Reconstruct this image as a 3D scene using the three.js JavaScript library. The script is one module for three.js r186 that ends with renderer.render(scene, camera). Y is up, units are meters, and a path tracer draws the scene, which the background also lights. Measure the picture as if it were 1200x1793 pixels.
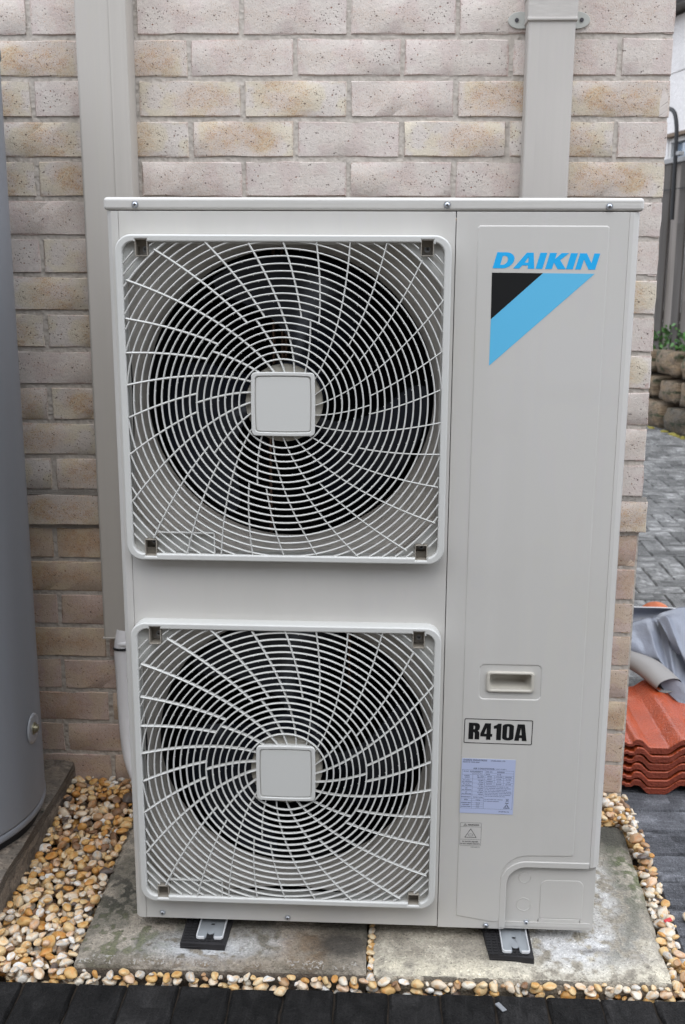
import * as THREE from 'three';
import { mergeGeometries, mergeVertices, toCreasedNormals } from 'three/addons/utils/BufferGeometryUtils.js';
import { RoundedBoxGeometry } from 'three/addons/geometries/RoundedBoxGeometry.js';

// ------------------------------------------------------------------ camera, sky, sun, exposure
const scene = new THREE.Scene();
const camera = new THREE.PerspectiveCamera(50.52, 685 / 1024, 0.05, 900);
camera.position.set(0.5003, 1.3235, 1.9785);
camera.rotation.set(-0.2274, 0.038, 0.0045, 'YXZ');
camera.focus = 1.98;
camera.userData.fStop = 9;
const renderer = new THREE.WebGLRenderer({ antialias: true });
renderer.setSize(685, 1024);
renderer.toneMapping = THREE.LinearToneMapping;
renderer.toneMappingExposure = 1.05;
renderer.shadowMap.enabled = true;

const SKY = 2.5;
{
  const w = 128, h = 64, d = new Float32Array(w * h * 4);
  for (let j = 0; j < h; j++) for (let i = 0; i < w; i++) {
    const el = ((j + 0.5) / h - 0.5) * Math.PI, s = Math.max(0, Math.sin(el));
    const k = SKY * (0.62 + 0.62 * s) * (el < 0 ? 0.35 : 1);
    const o = (j * w + i) * 4;
    d[o] = k * 0.92; d[o + 1] = k * 0.985; d[o + 2] = k * 1.1; d[o + 3] = 1;
  }
  const t = new THREE.DataTexture(d, w, h, THREE.RGBAFormat, THREE.FloatType);
  t.mapping = THREE.EquirectangularReflectionMapping; t.magFilter = THREE.LinearFilter; t.needsUpdate = true;
  scene.background = t; scene.environment = t;
}
const sun = new THREE.DirectionalLight(0xfff4e6, 0.55);
sun.position.set(0.6, 6, 3.2); sun.target.position.set(0.4, 0.5, -0.3);
sun.castShadow = true; sun.shadow.radius = 40; sun.shadow.mapSize.set(2048, 2048);
Object.assign(sun.shadow.camera, { left: -4, right: 4, top: 4, bottom: -4, near: 0.5, far: 20 });
scene.add(sun, sun.target);

// ------------------------------------------------------------------ helpers
function rngOf(a) { return () => { a |= 0; a = a + 0x6D2B79F5 | 0; let t = Math.imul(a ^ a >>> 15, 1 | a); t = t + Math.imul(t ^ t >>> 7, 61 | t) ^ t; return ((t ^ t >>> 14) >>> 0) / 4294967296; }; }
const R = rngOf(20240);
const rr = (a, b, r = R) => a + (b - a) * r();
function hash(x, y, s) { let n = Math.imul(x, 374761393) + Math.imul(y, 668265263) + Math.imul(s, 1274126177) | 0; n = Math.imul(n ^ n >>> 13, 1274126177); return ((n ^ n >>> 16) >>> 0) / 4294967296; }
function vn(x, y, s = 0) {
  const xi = Math.floor(x), yi = Math.floor(y); let u = x - xi, v = y - yi; u = u * u * (3 - 2 * u); v = v * v * (3 - 2 * v);
  const a = hash(xi, yi, s), b = hash(xi + 1, yi, s), c = hash(xi, yi + 1, s), d = hash(xi + 1, yi + 1, s);
  return a + (b - a) * u + (c - a) * v + (a - b - c + d) * u * v;
}
function fbm(x, y, s = 0, o = 4) { let f = 0, a = 0.5, t = 0; for (let i = 0; i < o; i++) { f += a * vn(x, y, s + i * 17); t += a; a *= 0.5; x *= 2.03; y *= 2.03; } return f / t; }
const sstep = (a, b, x) => { const t = Math.min(1, Math.max(0, (x - a) / (b - a))); return t * t * (3 - 2 * t); };
const lerp = (a, b, t) => a + (b - a) * t;
const mix3 = (a, b, t) => [lerp(a[0], b[0], t), lerp(a[1], b[1], t), lerp(a[2], b[2], t)];
const toS = (v) => { v = Math.min(1, Math.max(0, v)); return 255 * (v <= 0.0031308 ? v * 12.92 : 1.055 * Math.pow(v, 1 / 2.4) - 0.055); };
// colour texture (fn gives linear rgb + height), returns { map, bump }
function tex(w, h, fn, bump = true) {
  const c = new Uint8Array(w * h * 4), b = bump ? new Uint8Array(w * h * 4) : null;
  for (let j = 0; j < h; j++) for (let i = 0; i < w; i++) {
    const [r, g, bl, hh] = fn(i / w, j / h, i, j), o = (j * w + i) * 4;
    c[o] = toS(r); c[o + 1] = toS(g); c[o + 2] = toS(bl); c[o + 3] = 255;
    if (b) { const q = Math.max(0, Math.min(255, hh * 255)); b[o] = b[o + 1] = b[o + 2] = q; b[o + 3] = 255; }
  }
  const mk = (a, srgb) => { const t = new THREE.DataTexture(a, w, h); if (srgb) t.colorSpace = THREE.SRGBColorSpace; t.magFilter = THREE.LinearFilter; t.minFilter = THREE.LinearMipmapLinearFilter; t.generateMipmaps = true; t.wrapS = t.wrapT = THREE.RepeatWrapping; t.needsUpdate = true; return t; };
  return { map: mk(c, true), bump: b ? mk(b, false) : null };
}
function mat(name, rgb, rough = 0.6, extra = {}) {
  const m = new THREE.MeshPhysicalMaterial({ roughness: rough, metalness: 0, side: THREE.DoubleSide, ...extra });
  m.color.setRGB(...rgb); m.name = name; return m;
}
function texMat(name, t, rough, bumpScale, extra = {}) { return mat(name, extra.tint || [1, 1, 1], rough, { map: t.map, ...(t.bump ? { bumpMap: t.bump, bumpScale } : {}), ...Object.fromEntries(Object.entries(extra).filter(([k]) => k !== 'tint')) }); }
const used = {};
function numbered(n) { const k = used[n] = (used[n] ?? -1) + 1; return k ? `${n}_${String(k).padStart(3, '0')}` : n; }
function tag(o, label, category, group) { o.userData.label = label; o.userData.category = category; if (group) o.userData.group = group; return o; }
function thing(name, label, category, pos = [0, 0, 0], group) { const o = new THREE.Group(); o.name = numbered(name); o.position.set(...pos); scene.add(o); return tag(o, label, category, group); }
function struct(name, obj) { obj.name = numbered(name); obj.userData.kind = 'structure'; scene.add(obj); return obj; }
function part(name, geo, m, parent, label) { const o = new THREE.Mesh(geo, m); o.name = name; o.castShadow = o.receiveShadow = true; if (label) o.userData.label = label; parent.add(o); return o; }
function sub(name, parent, label) { const g = new THREE.Group(); g.name = name; if (label) g.userData.label = label; parent.add(g); return g; }
function bx(w, h, d, x = 0, y = 0, z = 0, r = 0, seg = 2) { const g = r > 0 ? new RoundedBoxGeometry(w, h, d, seg, r) : new THREE.BoxGeometry(w, h, d); g.translate(x, y, z); return g; }
function ni(g) { g = g.index ? g.toNonIndexed() : g; for (const k of Object.keys(g.attributes)) if (!['position', 'normal', 'uv'].includes(k)) g.deleteAttribute(k); g.morphAttributes = {}; return g; }
const merge = (a) => mergeGeometries(a.map(ni));
function cyl(r0, r1, h, n, x, y, z, axis = 'y') { const g = new THREE.CylinderGeometry(r0, r1, h, n); if (axis === 'z') g.rotateX(Math.PI / 2); if (axis === 'x') g.rotateZ(Math.PI / 2); g.translate(x, y, z); return g; }
function rrShape(x0, y0, x1, y1, r, Cls = THREE.Shape) {
  const s = new Cls();
  s.moveTo(x0 + r, y0); s.lineTo(x1 - r, y0); s.absarc(x1 - r, y0 + r, r, -Math.PI / 2, 0); s.lineTo(x1, y1 - r); s.absarc(x1 - r, y1 - r, r, 0, Math.PI / 2);
  s.lineTo(x0 + r, y1); s.absarc(x0 + r, y1 - r, r, Math.PI / 2, Math.PI); s.lineTo(x0, y0 + r); s.absarc(x0 + r, y0 + r, r, Math.PI, 1.5 * Math.PI); return s;
}
function ext(shape, depth, bevel = 0, z = 0, o = {}) {
  const g = new THREE.ExtrudeGeometry(shape, { depth: Math.max(1e-4, depth), bevelEnabled: bevel > 0, bevelThickness: o.bt ?? bevel, bevelSize: o.bs ?? bevel, bevelOffset: o.bo ?? (bevel > 0 ? -(o.bs ?? bevel) : 0), bevelSegments: o.seg ?? 2, curveSegments: o.curve ?? 10 });
  g.translate(0, 0, z); return g;
}
function gridGeo(nu, nv, fn, flip = false) { // fn(u,v) -> [x,y,z] ; uv = u,v
  const p = [], uv = [], ix = [];
  for (let j = 0; j <= nv; j++) for (let i = 0; i <= nu; i++) { p.push(...fn(i / nu, j / nv)); uv.push(i / nu, j / nv); }
  for (let j = 0; j < nv; j++) for (let i = 0; i < nu; i++) { const a = j * (nu + 1) + i, b = a + 1, c = a + nu + 1, d = c + 1; flip ? ix.push(a, c, b, b, c, d) : ix.push(a, b, c, b, d, c); }
  const g = new THREE.BufferGeometry(); g.setAttribute('position', new THREE.Float32BufferAttribute(p, 3)); g.setAttribute('uv', new THREE.Float32BufferAttribute(uv, 2)); g.setIndex(ix); g.computeVertexNormals(); return g;
}
// a bevelled block: face towards +z at z=0, body behind it. uv 0..uMax over the face
function blockGeo(L, H, D, nx, ny, bev, jit, r, uMax = 1, uOff = 0, vMax = 1) {
  const P = [], UV = [], ix = [];
  const idx = (i, j) => j * (nx + 1) + i;
  const cj = () => (r() - 0.5) * 2 * jit;
  for (let j = 0; j <= ny; j++) for (let i = 0; i <= nx; i++) {
    const x = -L / 2 + bev + (L - 2 * bev) * i / nx, y = -H / 2 + bev + (H - 2 * bev) * j / ny;
    const e = i === 0 || j === 0 || i === nx || j === ny;
    P.push(x + (e ? cj() : 0), y + (e ? cj() : 0), cj() * 0.6); UV.push(uOff + uMax * (x / L + 0.5), vMax * (y / H + 0.5));
  }
  const loop = [];
  for (let i = 0; i < nx; i++) loop.push([i, 0]); for (let j = 0; j < ny; j++) loop.push([nx, j]); for (let i = nx; i > 0; i--) loop.push([i, ny]); for (let j = ny; j > 0; j--) loop.push([0, j]);
  const base = P.length / 3, n = loop.length;
  for (const back of [0, 1]) for (const [i, j] of loop) {
    const chip = r() < 0.12 ? jit * 2.2 : 0;
    const x = -L / 2 + L * i / nx + (back ? 0 : cj() - Math.sign(i - nx / 2) * (i === 0 || i === nx ? chip : 0)), y = -H / 2 + H * j / ny + (back ? 0 : cj() - Math.sign(j - ny / 2) * (j === 0 || j === ny ? chip : 0));
    P.push(x, y, back ? -D : -bev - Math.abs(cj())); UV.push(uOff + uMax * (x / L + 0.5), vMax * (y / H + 0.5) + (back ? 0.2 : 0.01));
  }
  for (let j = 0; j < ny; j++) for (let i = 0; i < nx; i++) { const a = idx(i, j), b = idx(i + 1, j), c = idx(i, j + 1), d = idx(i + 1, j + 1); ix.push(a, b, d, a, d, c); }
  for (let k = 0; k < n; k++) { const k2 = (k + 1) % n, f = idx(...loop[k]), f2 = idx(...loop[k2]), a = base + k, a2 = base + k2, b = base + n + k, b2 = base + n + k2; ix.push(a, a2, f2, a, f2, f, b, b2, a2, b, a2, a); }
  const g = new THREE.BufferGeometry(); g.setAttribute('position', new THREE.Float32BufferAttribute(P, 3)); g.setAttribute('uv', new THREE.Float32BufferAttribute(UV, 2)); g.setIndex(ix);
  return toCreasedNormals(g, 0.7);
}
// a rib swept along a 2D path: width(t), z from zb to zf, rounded front
function ribGeo(pts, wid, zb, zf, closed = false, flat = false) {
  const n = pts.length, P = [], ix = [], prof = flat ? [[-0.5, 0], [-0.5, 0.7], [-0.4, 1], [0, 1], [0.4, 1], [0.5, 0.7], [0.5, 0]] : [[-0.5, 0], [-0.5, 0.72], [-0.3, 0.93], [0, 1], [0.3, 0.93], [0.5, 0.72], [0.5, 0]], m = prof.length;
  for (let i = 0; i < n; i++) {
    const a = pts[closed ? (i + n - 1) % n : Math.max(0, i - 1)], b = pts[closed ? (i + 1) % n : Math.min(n - 1, i + 1)];
    let tx = b[0] - a[0], ty = b[1] - a[1]; const l = Math.hypot(tx, ty) || 1; tx /= l; ty /= l;
    const w = typeof wid === 'function' ? wid(i / (n - 1)) : wid;
    for (const [s, q] of prof) P.push(pts[i][0] - ty * s * w, pts[i][1] + tx * s * w, zb + (zf - zb) * q);
  }
  const N = closed ? n : n - 1;
  for (let i = 0; i < N; i++) for (let k = 0; k < m - 1; k++) { const a = i * m + k, b = i * m + k + 1, c = ((i + 1) % n) * m + k, d = ((i + 1) % n) * m + k + 1; ix.push(a, b, c, b, d, c); }
  const g = new THREE.BufferGeometry(); g.setAttribute('position', new THREE.Float32BufferAttribute(P, 3)); g.setAttribute('uv', new THREE.Float32BufferAttribute(new Float32Array(P.length / 3 * 2), 2)); g.setIndex(ix); g.computeVertexNormals(); return g;
}
function poly(pts, Cls = THREE.Shape) { const s = new Cls(); pts.forEach(([x, y], i) => i ? s.lineTo(x, y) : s.moveTo(x, y)); s.closePath(); return s; }
function tubeAlong(pts, r, seg = 24, rs = 10) { return new THREE.TubeGeometry(new THREE.CatmullRomCurve3(pts.map((p) => new THREE.Vector3(...p))), seg, r, rs, false); }

// ------------------------------------------------------------------ materials
// bricks: pale upper kinds, tan lower kinds
function brickTex(seed, base, alt, stain, stainAmt, specks, h = 176) {
  const r = rngOf(seed), sp = [], bl = [];
  for (let i = 0; i < specks; i++) { const cl = r() < 0.5; sp.push([r() * 512, cl ? h * (0.25 + 0.5 * r()) : r() * h, 1.1 + r() * r() * r() * 4.8, 0.5 + r() * 0.9, r()]); }
  for (let i = 0; i < 3; i++) bl.push([0.12 + r() * 0.76, 0.3 + r() * 0.4, 0.12 + r() * 0.2, 0.25 + r() * 0.3]);
  const cell = 32, cells = {};
  sp.forEach((s) => { for (let a = -1; a < 2; a++) for (let b = -1; b < 2; b++) { const k = (Math.floor(s[0] / cell) + a) + ',' + (Math.floor(s[1] / cell) + b); (cells[k] ||= []).push(s); } });
  return tex(512, h, (u, v, i, j) => {
    const n = fbm(u * 7, v * 2.6, seed, 4), f = fbm(u * 80, v * 28, seed + 5, 3), g = fbm(u * 200, v * 70, seed + 6, 2), drag = fbm(u * 34, v * 15, seed + 9, 3), vert = fbm(u * 18, v * 10, seed + 13, 4);
    let c = mix3(base, alt, sstep(0.36, 0.64, n));
    let s = 0; for (const [x, y, w, hh] of bl) s += Math.exp(-(((u - x) / w) ** 2 + ((v - y) / hh) ** 2));
    s = Math.min(1, s) * (0.5 + 0.5 * sstep(0.3, 0.7, fbm(u * 12, v * 4.5, seed + 21, 5)));
    c = mix3(c, stain, Math.min(0.75, s * stainAmt * (0.26 + 0.5 * sstep(0.45, 0.75, 0.45 * f + 0.55 * g))));
    const dot = hash(i >> 1, j >> 1, seed + 44); if (dot > 1 - 0.13 * s * Math.min(1, stainAmt)) c = mix3(c, [0.3, 0.13, 0.04], 0.75);
    const edge = Math.min(u * 512, (1 - u) * 512, v * h, (1 - v) * h);
    c = mix3(c, [c[0] * 0.74, c[1] * 0.58, c[2] * 0.54], sstep(12, 0, edge + (f - 0.5) * 22) * 0.55 * sstep(0.35, 0.65, fbm(u * 8 + 9, v * 3, seed + 31, 3)));
    let k = 0.83 + 0.2 * f + 0.12 * (g - 0.5) + 0.08 * drag + 0.08 * vert, hgt = 0.5 + 0.3 * (f - 0.5) + 0.3 * (g - 0.5) + 0.25 * (drag - 0.5) + 0.3 * (vert - 0.5);
    const grit = hash(i >> 1, j >> 1, seed + 3); if (grit > 0.985) k *= 0.72; if (grit < 0.012) k *= 1.12;
    for (const [x, y, rad, el, t] of cells[Math.floor(i / cell) + ',' + Math.floor(j / cell)] || []) {
      const d = Math.hypot((i - x) / el, (j - y)) / rad;
      if (d < 1.3) { const q = sstep(1.3, 0.5, d); c = mix3(c, t > 0.82 ? [0.19, 0.075, 0.035] : [0.075, 0.05, 0.04], q * 0.8); hgt -= 0.45 * q; }
    }
    return [c[0] * k, c[1] * k, c[2] * k, hgt];
  });
}
const PALE = [0.55, 0.495, 0.447], PINK = [0.52, 0.447, 0.41], CREAM = [0.555, 0.495, 0.395], OCHRE = [0.4, 0.215, 0.08];
const upperBricks = [
  texMat('brick_pale', brickTex(11, PALE, PINK, OCHRE, 0.1, 190), 0.92, 0.0013),
  texMat('brick_pale_b', brickTex(12, PALE, CREAM, OCHRE, 0.8, 300), 0.92, 0.0013),
  texMat('brick_cream', brickTex(13, CREAM, PALE, OCHRE, 1.3, 330), 0.92, 0.0013),
  texMat('brick_cream_b', brickTex(14, CREAM, PALE, OCHRE, 1.0, 360), 0.92, 0.0013),
  texMat('brick_pink', brickTex(15, PINK, PALE, OCHRE, 0.25, 260), 0.92, 0.0013),
  texMat('brick_pink_b', brickTex(16, PALE, PINK, [0.42, 0.27, 0.2], 0.5, 170), 0.92, 0.0013),
];
const TAN = [0.49, 0.39, 0.305], TPINK = [0.48, 0.375, 0.325], TYEL = [0.52, 0.425, 0.31];
const lowerBricks = [
  texMat('brick_tan', brickTex(31, TAN, TPINK, OCHRE, 0.5, 200), 0.94, 0.0014),
  texMat('brick_tan_b', brickTex(32, TYEL, TAN, OCHRE, 0.9, 240), 0.94, 0.0014),
  texMat('brick_tan_c', brickTex(33, TPINK, TAN, [0.3, 0.13, 0.07], 0.6, 180), 0.94, 0.0014),
];
const mortarTex = tex(512, 512, (u, v) => { const f = fbm(u * 128, v * 128, 41, 3), n = fbm(u * 6, v * 6, 43, 4), k = 0.8 + 0.4 * f; const c = mix3([0.48, 0.435, 0.385], [0.4, 0.36, 0.315], n); return [c[0] * k, c[1] * k, c[2] * k, f]; });
const mortar = texMat('mortar', mortarTex, 0.96, 0.004);
// painted metal of the unit: faint dust and streaks
const paintTex = tex(512, 512, (u, v) => { const n = fbm(u * 5, v * 5, 51, 4), s = fbm(u * 46, v * 2, 55, 3), f = fbm(u * 200, v * 200, 57, 2), d = sstep(0.5, 0.8, fbm(u * 3 + 5, v * 9, 58, 5)), k = 0.94 + 0.07 * n + 0.05 * (s - 0.5) - 0.03 * d; return [0.53 * k, 0.511 * k, (0.485 - 0.018 * (1 - n)) * k, 0.85 * n + 0.15 * f]; });
for (const t of [paintTex.map, paintTex.bump]) t.repeat.set(0.62, 0.62);
const paint = texMat('ivory_paint', paintTex, 0.38, 0.0006, { clearcoat: 0.15, clearcoatRoughness: 0.35 });
const plastic = mat('ivory_plastic', [0.545, 0.54, 0.51], 0.5);
const plasticTan = mat('cream_plastic', [0.46, 0.43, 0.37], 0.6);
const pocketMat = mat('shaded_cream_plastic', [0.3, 0.27, 0.225], 0.6);  // cream plastic darkened for the shade inside the screw pockets
const shroudTex = tex(512, 256, (u, v) => { const n = fbm(u * 9, v * 4, 61, 4), f = fbm(u * 150, v * 70, 63, 2), k = 0.7 + 0.35 * n + 0.3 * (f - 0.5); return [0.46 * k, 0.425 * k, 0.38 * k, f]; });
const shroudMat = texMat('dusty_shroud', shroudTex, 0.6, 0.0002);
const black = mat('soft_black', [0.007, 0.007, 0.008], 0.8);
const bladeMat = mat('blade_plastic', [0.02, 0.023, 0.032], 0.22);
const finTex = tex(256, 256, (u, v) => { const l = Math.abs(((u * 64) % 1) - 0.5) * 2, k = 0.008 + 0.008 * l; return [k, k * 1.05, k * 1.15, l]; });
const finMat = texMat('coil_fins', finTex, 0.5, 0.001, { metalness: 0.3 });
const copper = mat('copper', [0.3, 0.19, 0.14], 0.4, { metalness: 0.85 });
const zinc = mat('zinc_plated_steel', [0.5, 0.52, 0.55], 0.32, { metalness: 0.85 });
const galv = mat('galvanised_sheet', [0.34, 0.36, 0.375], 0.4, { metalness: 0.45 }), galvEdge = mat('galvanised_edge', [0.62, 0.62, 0.62], 0.5);
const darkHole = mat('dark_recess', [0.03, 0.028, 0.026], 0.9);
const rubberTex = tex(256, 256, (u, v) => { const f = fbm(u * 60, v * 60, 71, 3); return [0.01 + 0.012 * f, 0.009 + 0.011 * f, 0.01 + 0.011 * f, f]; });
const rubber = texMat('black_rubber', rubberTex, 0.8, 0.0015);
const ductTex = tex(256, 512, (u, v) => { const s = fbm(u * 40, v * 3, 75, 3), n = fbm(u * 3, v * 6, 77, 4), k = 0.94 + 0.04 * s + 0.08 * n; return [0.44 * k, 0.408 * k, 0.365 * k, n]; });
const duct = texMat('beige_duct_paint', ductTex, 0.5, 0.0003);
const pipePaintTex = tex(256, 512, (u, v) => { const s = fbm(u * 26, v * 1.5, 175, 3), n = fbm(u * 4, v * 9, 177, 4), k = 0.9 + 0.05 * s + 0.16 * n; return [0.43 * k, 0.402 * k, 0.368 * k, n]; });
const pipePaint = texMat('weathered_downpipe_paint', pipePaintTex, 0.6, 0.0004);
const tankTex = tex(512, 512, (u, v) => { const n = fbm(u * 10, v * 4, 81, 4), f = fbm(u * 220, v * 220, 83, 2), k = 0.93 + 0.12 * n; return [0.205 * k, 0.213 * k, 0.232 * k, f]; });
const tankMat = texMat('grey_tank_paint', tankTex, 0.5, 0.00015);

// concrete
function concreteTex(w, h, fn, seed) {
  return tex(w, h, (u, v) => {
    const f = fbm(u * w / 5, v * h / 5, seed, 3), m = fbm(u * w / 28, v * h / 28, seed + 4, 4), g = fbm(u * w / 120, v * h / 120, seed + 8, 4);
    const agg = hash(Math.floor(u * w / 2.2), Math.floor(v * h / 2.2), seed + 12);
    let c = fn(u, v, f, m, g); const g2 = fbm(u * w / 9, v * h / 9, seed + 15, 3), ag2 = hash(Math.floor(u * w / 4 + 3 * f), Math.floor(v * h / 4 + 3 * m), seed + 13); let k = 0.55 + 0.5 * f + 0.5 * (m - 0.5) + 0.4 * g2; if (agg > 0.95) k *= 0.6; if (agg < 0.03) k *= 1.3; if (ag2 > 0.975) k *= 0.55; if (ag2 < 0.02) k *= 1.45;
    return [c[0] * k, c[1] * k, c[2] * k, 0.6 * f + 0.4 * m];
  });
}

// ------------------------------------------------------------------ setting: ground, paving
const soilTex = tex(512, 512, (u, v) => { const n = fbm(u * 8, v * 8, 91, 4), f = fbm(u * 90, v * 90, 93, 3), k = 0.5 + 0.9 * f; const c = mix3([0.05, 0.035, 0.022], [0.085, 0.06, 0.038], n); return [c[0] * k, c[1] * k, c[2] * k, f]; });
const soil = texMat('dark_soil', soilTex, 0.95, 0.006);
{
  const g = new THREE.PlaneGeometry(600, 600, 1, 1); g.rotateX(-Math.PI / 2); g.translate(0, -0.125, 0);
  const uv = g.attributes.uv; for (let i = 0; i < uv.count; i++) uv.setXY(i, uv.getX(i) * 900, uv.getY(i) * 900);
  const m = new THREE.Mesh(g, soil); m.receiveShadow = true; struct('ground', m);
}
const paverTexes = [0, 1, 2].map((q) => tex(384, 384, (u, v) => {
  const f = fbm(u * 70, v * 70, 101 + q * 7, 4), n = fbm(u * 4, v * 4, 103 + q * 7, 5), sp = hash(Math.floor(u * 150), Math.floor(v * 150), 105 + q);
  const st = fbm(u * 3.2, v * 7, 107 + q, 4), scr = fbm(u * 5 + v * 60, v * 9, 109 + q, 3);
  let k = 0.42 + 0.75 * f + 0.8 * (n - 0.5); if (sp > 0.985) k *= 1.9; if (sp < 0.04) k *= 0.5; k *= 1 - 0.45 * sstep(0.52, 0.72, st); k += 0.55 * sstep(0.6, 0.8, n) * f + 0.2 * sstep(0.62, 0.75, scr);
  return [k * 0.5, k * 0.5, k * 0.5, f * 0.7 + n * 0.3];
}));
const paverMats = {};
function paverMat(tone, q) { const key = tone.join() + q; return paverMats[key] ||= texMat('paver_concrete', paverTexes[q], 0.9, 0.004, { specularIntensity: 0.3, tint: tone.map((x) => x * 2) }); }
const paverGeos = [];
for (let i = 0; i < 6; i++) { const g = blockGeo(0.2, 0.1, 0.05, 6, 3, 0.0055, 0.0012, rngOf(300 + i), 1, 0.13 * i, 0.5); g.rotateX(-Math.PI / 2); paverGeos.push(g); }
function layPaver(parent, x, y, z, alongX, lx, lz, tone, r) {
  const q = Math.floor(r() * 3), o = part('paver', paverGeos[Math.floor(r() * 6)], paverMat(tone, q), parent);
  o.position.set(x, y + (r() - 0.5) * 0.0024, z); o.rotation.y = (alongX ? 0 : Math.PI / 2) + (r() < 0.5 ? Math.PI : 0) + (r() - 0.5) * 0.008; o.rotation.x = 0;
  o.scale.set((alongX ? lx : lz) / 0.2, 1, (alongX ? lz : lx) / 0.1); return o;
}
const sand = texMat('joint_sand', soilTex, 0.95, 0.003, { tint: [0.35, 0.34, 0.33] });
function bed(parent, x0, z0, x1, z1, y, name = 'paving_bed') { const g = new THREE.BoxGeometry(x1 - x0, 0.05, z1 - z0); g.translate((x0 + x1) / 2, y - 0.025, (z0 + z1) / 2); const uv = g.attributes.uv; for (let i = 0; i < uv.count; i++) uv.setXY(i, uv.getX(i) * (x1 - x0), uv.getY(i) * (z1 - z0)); return part(name, g, sand, parent); }
{ // front paving: headers along the gravel, then more rows towards the viewer
  const s = struct('pavement', new THREE.Group()), r = rngOf(5);
  bed(s, -0.96, 0.142, 1.62, 4.2, -0.0595);
  const xs = []; for (let i = -9; i <= 15; i++) xs.push(0.0165 + i * 0.1013 + (r() - 0.5) * 0.004);
  const F = [0.0135, 0.0128, 0.0125];
  for (let i = 0; i + 1 < xs.length; i++) {
    const k = 0.8 + 1.1 * r() * r() + sstep(0.75, 1.1, xs[i]) * 0.6;
    layPaver(s, (xs[i] + xs[i + 1]) / 2, -0.05, 0.243 + 0.004 * (r() - 0.5), false, xs[i + 1] - xs[i] - 0.0035, 0.2, F.map((c) => +(c * (Math.round(k * 8) / 8)).toFixed(4)), r);
  }
  for (let j = 0; j < 5; j++) for (let i = 0; i < 12; i++) { const k = 0.8 + 0.6 * r(); layPaver(s, -0.85 + i * 0.205 + (j % 2) * 0.1, -0.05, 0.397 + j * 0.103, true, 0.2, 0.0985, F.map((c) => +(c * (Math.round(k * 8) / 8)).toFixed(4)), r); }
}
{ // path at the right of the gravel strip
  const s = struct('path', new THREE.Group()), r = rngOf(6);
  const zs = [0.14, 0.05, -0.058, -0.166, -0.274, -0.382, -0.491, -0.597, -0.7, -0.803, -0.906, -1.009, -1.112, -1.215];
  bed(s, 1.145, -1.22, 3.6, 0.141, -0.0585);
  const T = [0.118, 0.12, 0.13];
  for (let i = 0; i + 1 < zs.length; i++) for (let c = 0; c < 5; c++) {
    const k = 0.82 + 0.4 * r(), zc = (zs[i] + zs[i + 1]) / 2, xe = 1.138 - 0.016 * sstep(-0.35, 0.1, zc) + (c ? 0 : (r() - 0.5) * 0.003);
    layPaver(s, xe + 0.1 + c * 0.2035, -0.05, zc, true, 0.2, zs[i] - zs[i + 1] - 0.0045, T.map((q) => +(q * (Math.round(k * 8) / 8)).toFixed(4)), r);
  }
}
{ // herringbone courtyard beyond the corner
  const s = struct('courtyard', new THREE.Group()), r = rngOf(7);
  bed(s, 1.15, -14, 9, -1.22, -0.0605);
  const T = [0.195, 0.192, 0.185]; let n = 0; const a = 0.2, b = 0.1;
  const inView = (x, z) => { const t = -z, xl = 1.13 + (t - 0.615) * 0.236 - 0.22, xr = 0.5 + (1.98 + t) * 0.2795 + 0.3; return x > xl && x < xr; };
  const list = [];
  for (let i = -60; i < 120; i++) for (let j = -20; j < 20; j++) {
    // 90 degree herringbone: L pairs on a stepped lattice
    const ox = 1.2 + i * b + j * 2 * a, oz = -1.3 - i * b + 0;
    list.push([ox + a / 2, oz - b / 2, true], [ox + b / 2 + 0, oz - b - a / 2, false]);
  }
  list.sort((p, q) => q[1] - p[1]);
  for (const [x, z, al] of list) {
    if (z > -1.33 || z < -7.6 || !inView(x, z)) continue;
    if (n++ > 296) break;
    const k = 0.72 + 0.62 * r();
    layPaver(s, x, -0.05, z, al, al ? 0.196 : 0.096, al ? 0.096 : 0.196, T.map((q) => +(q * (Math.round(k * 8) / 8)).toFixed(4)), r);
  }
  const farG = bx(6, 0.04, 4.6, 4.6, -0.072, -9.9); part('far_paving', farG, paverMat([0.14, 0.14, 0.143], 0), s);
}

{ // boundary wall out of view behind the camera, placed to darken the lower unit
  const g = bx(11.4, 3.5, 0.2, -2.6, 1.65, 3.9); const m = new THREE.Mesh(g, mat('unseen_boundary_wall', [0.2, 0.185, 0.165], 0.9)); m.castShadow = true; struct('wall', m);
}

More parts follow.
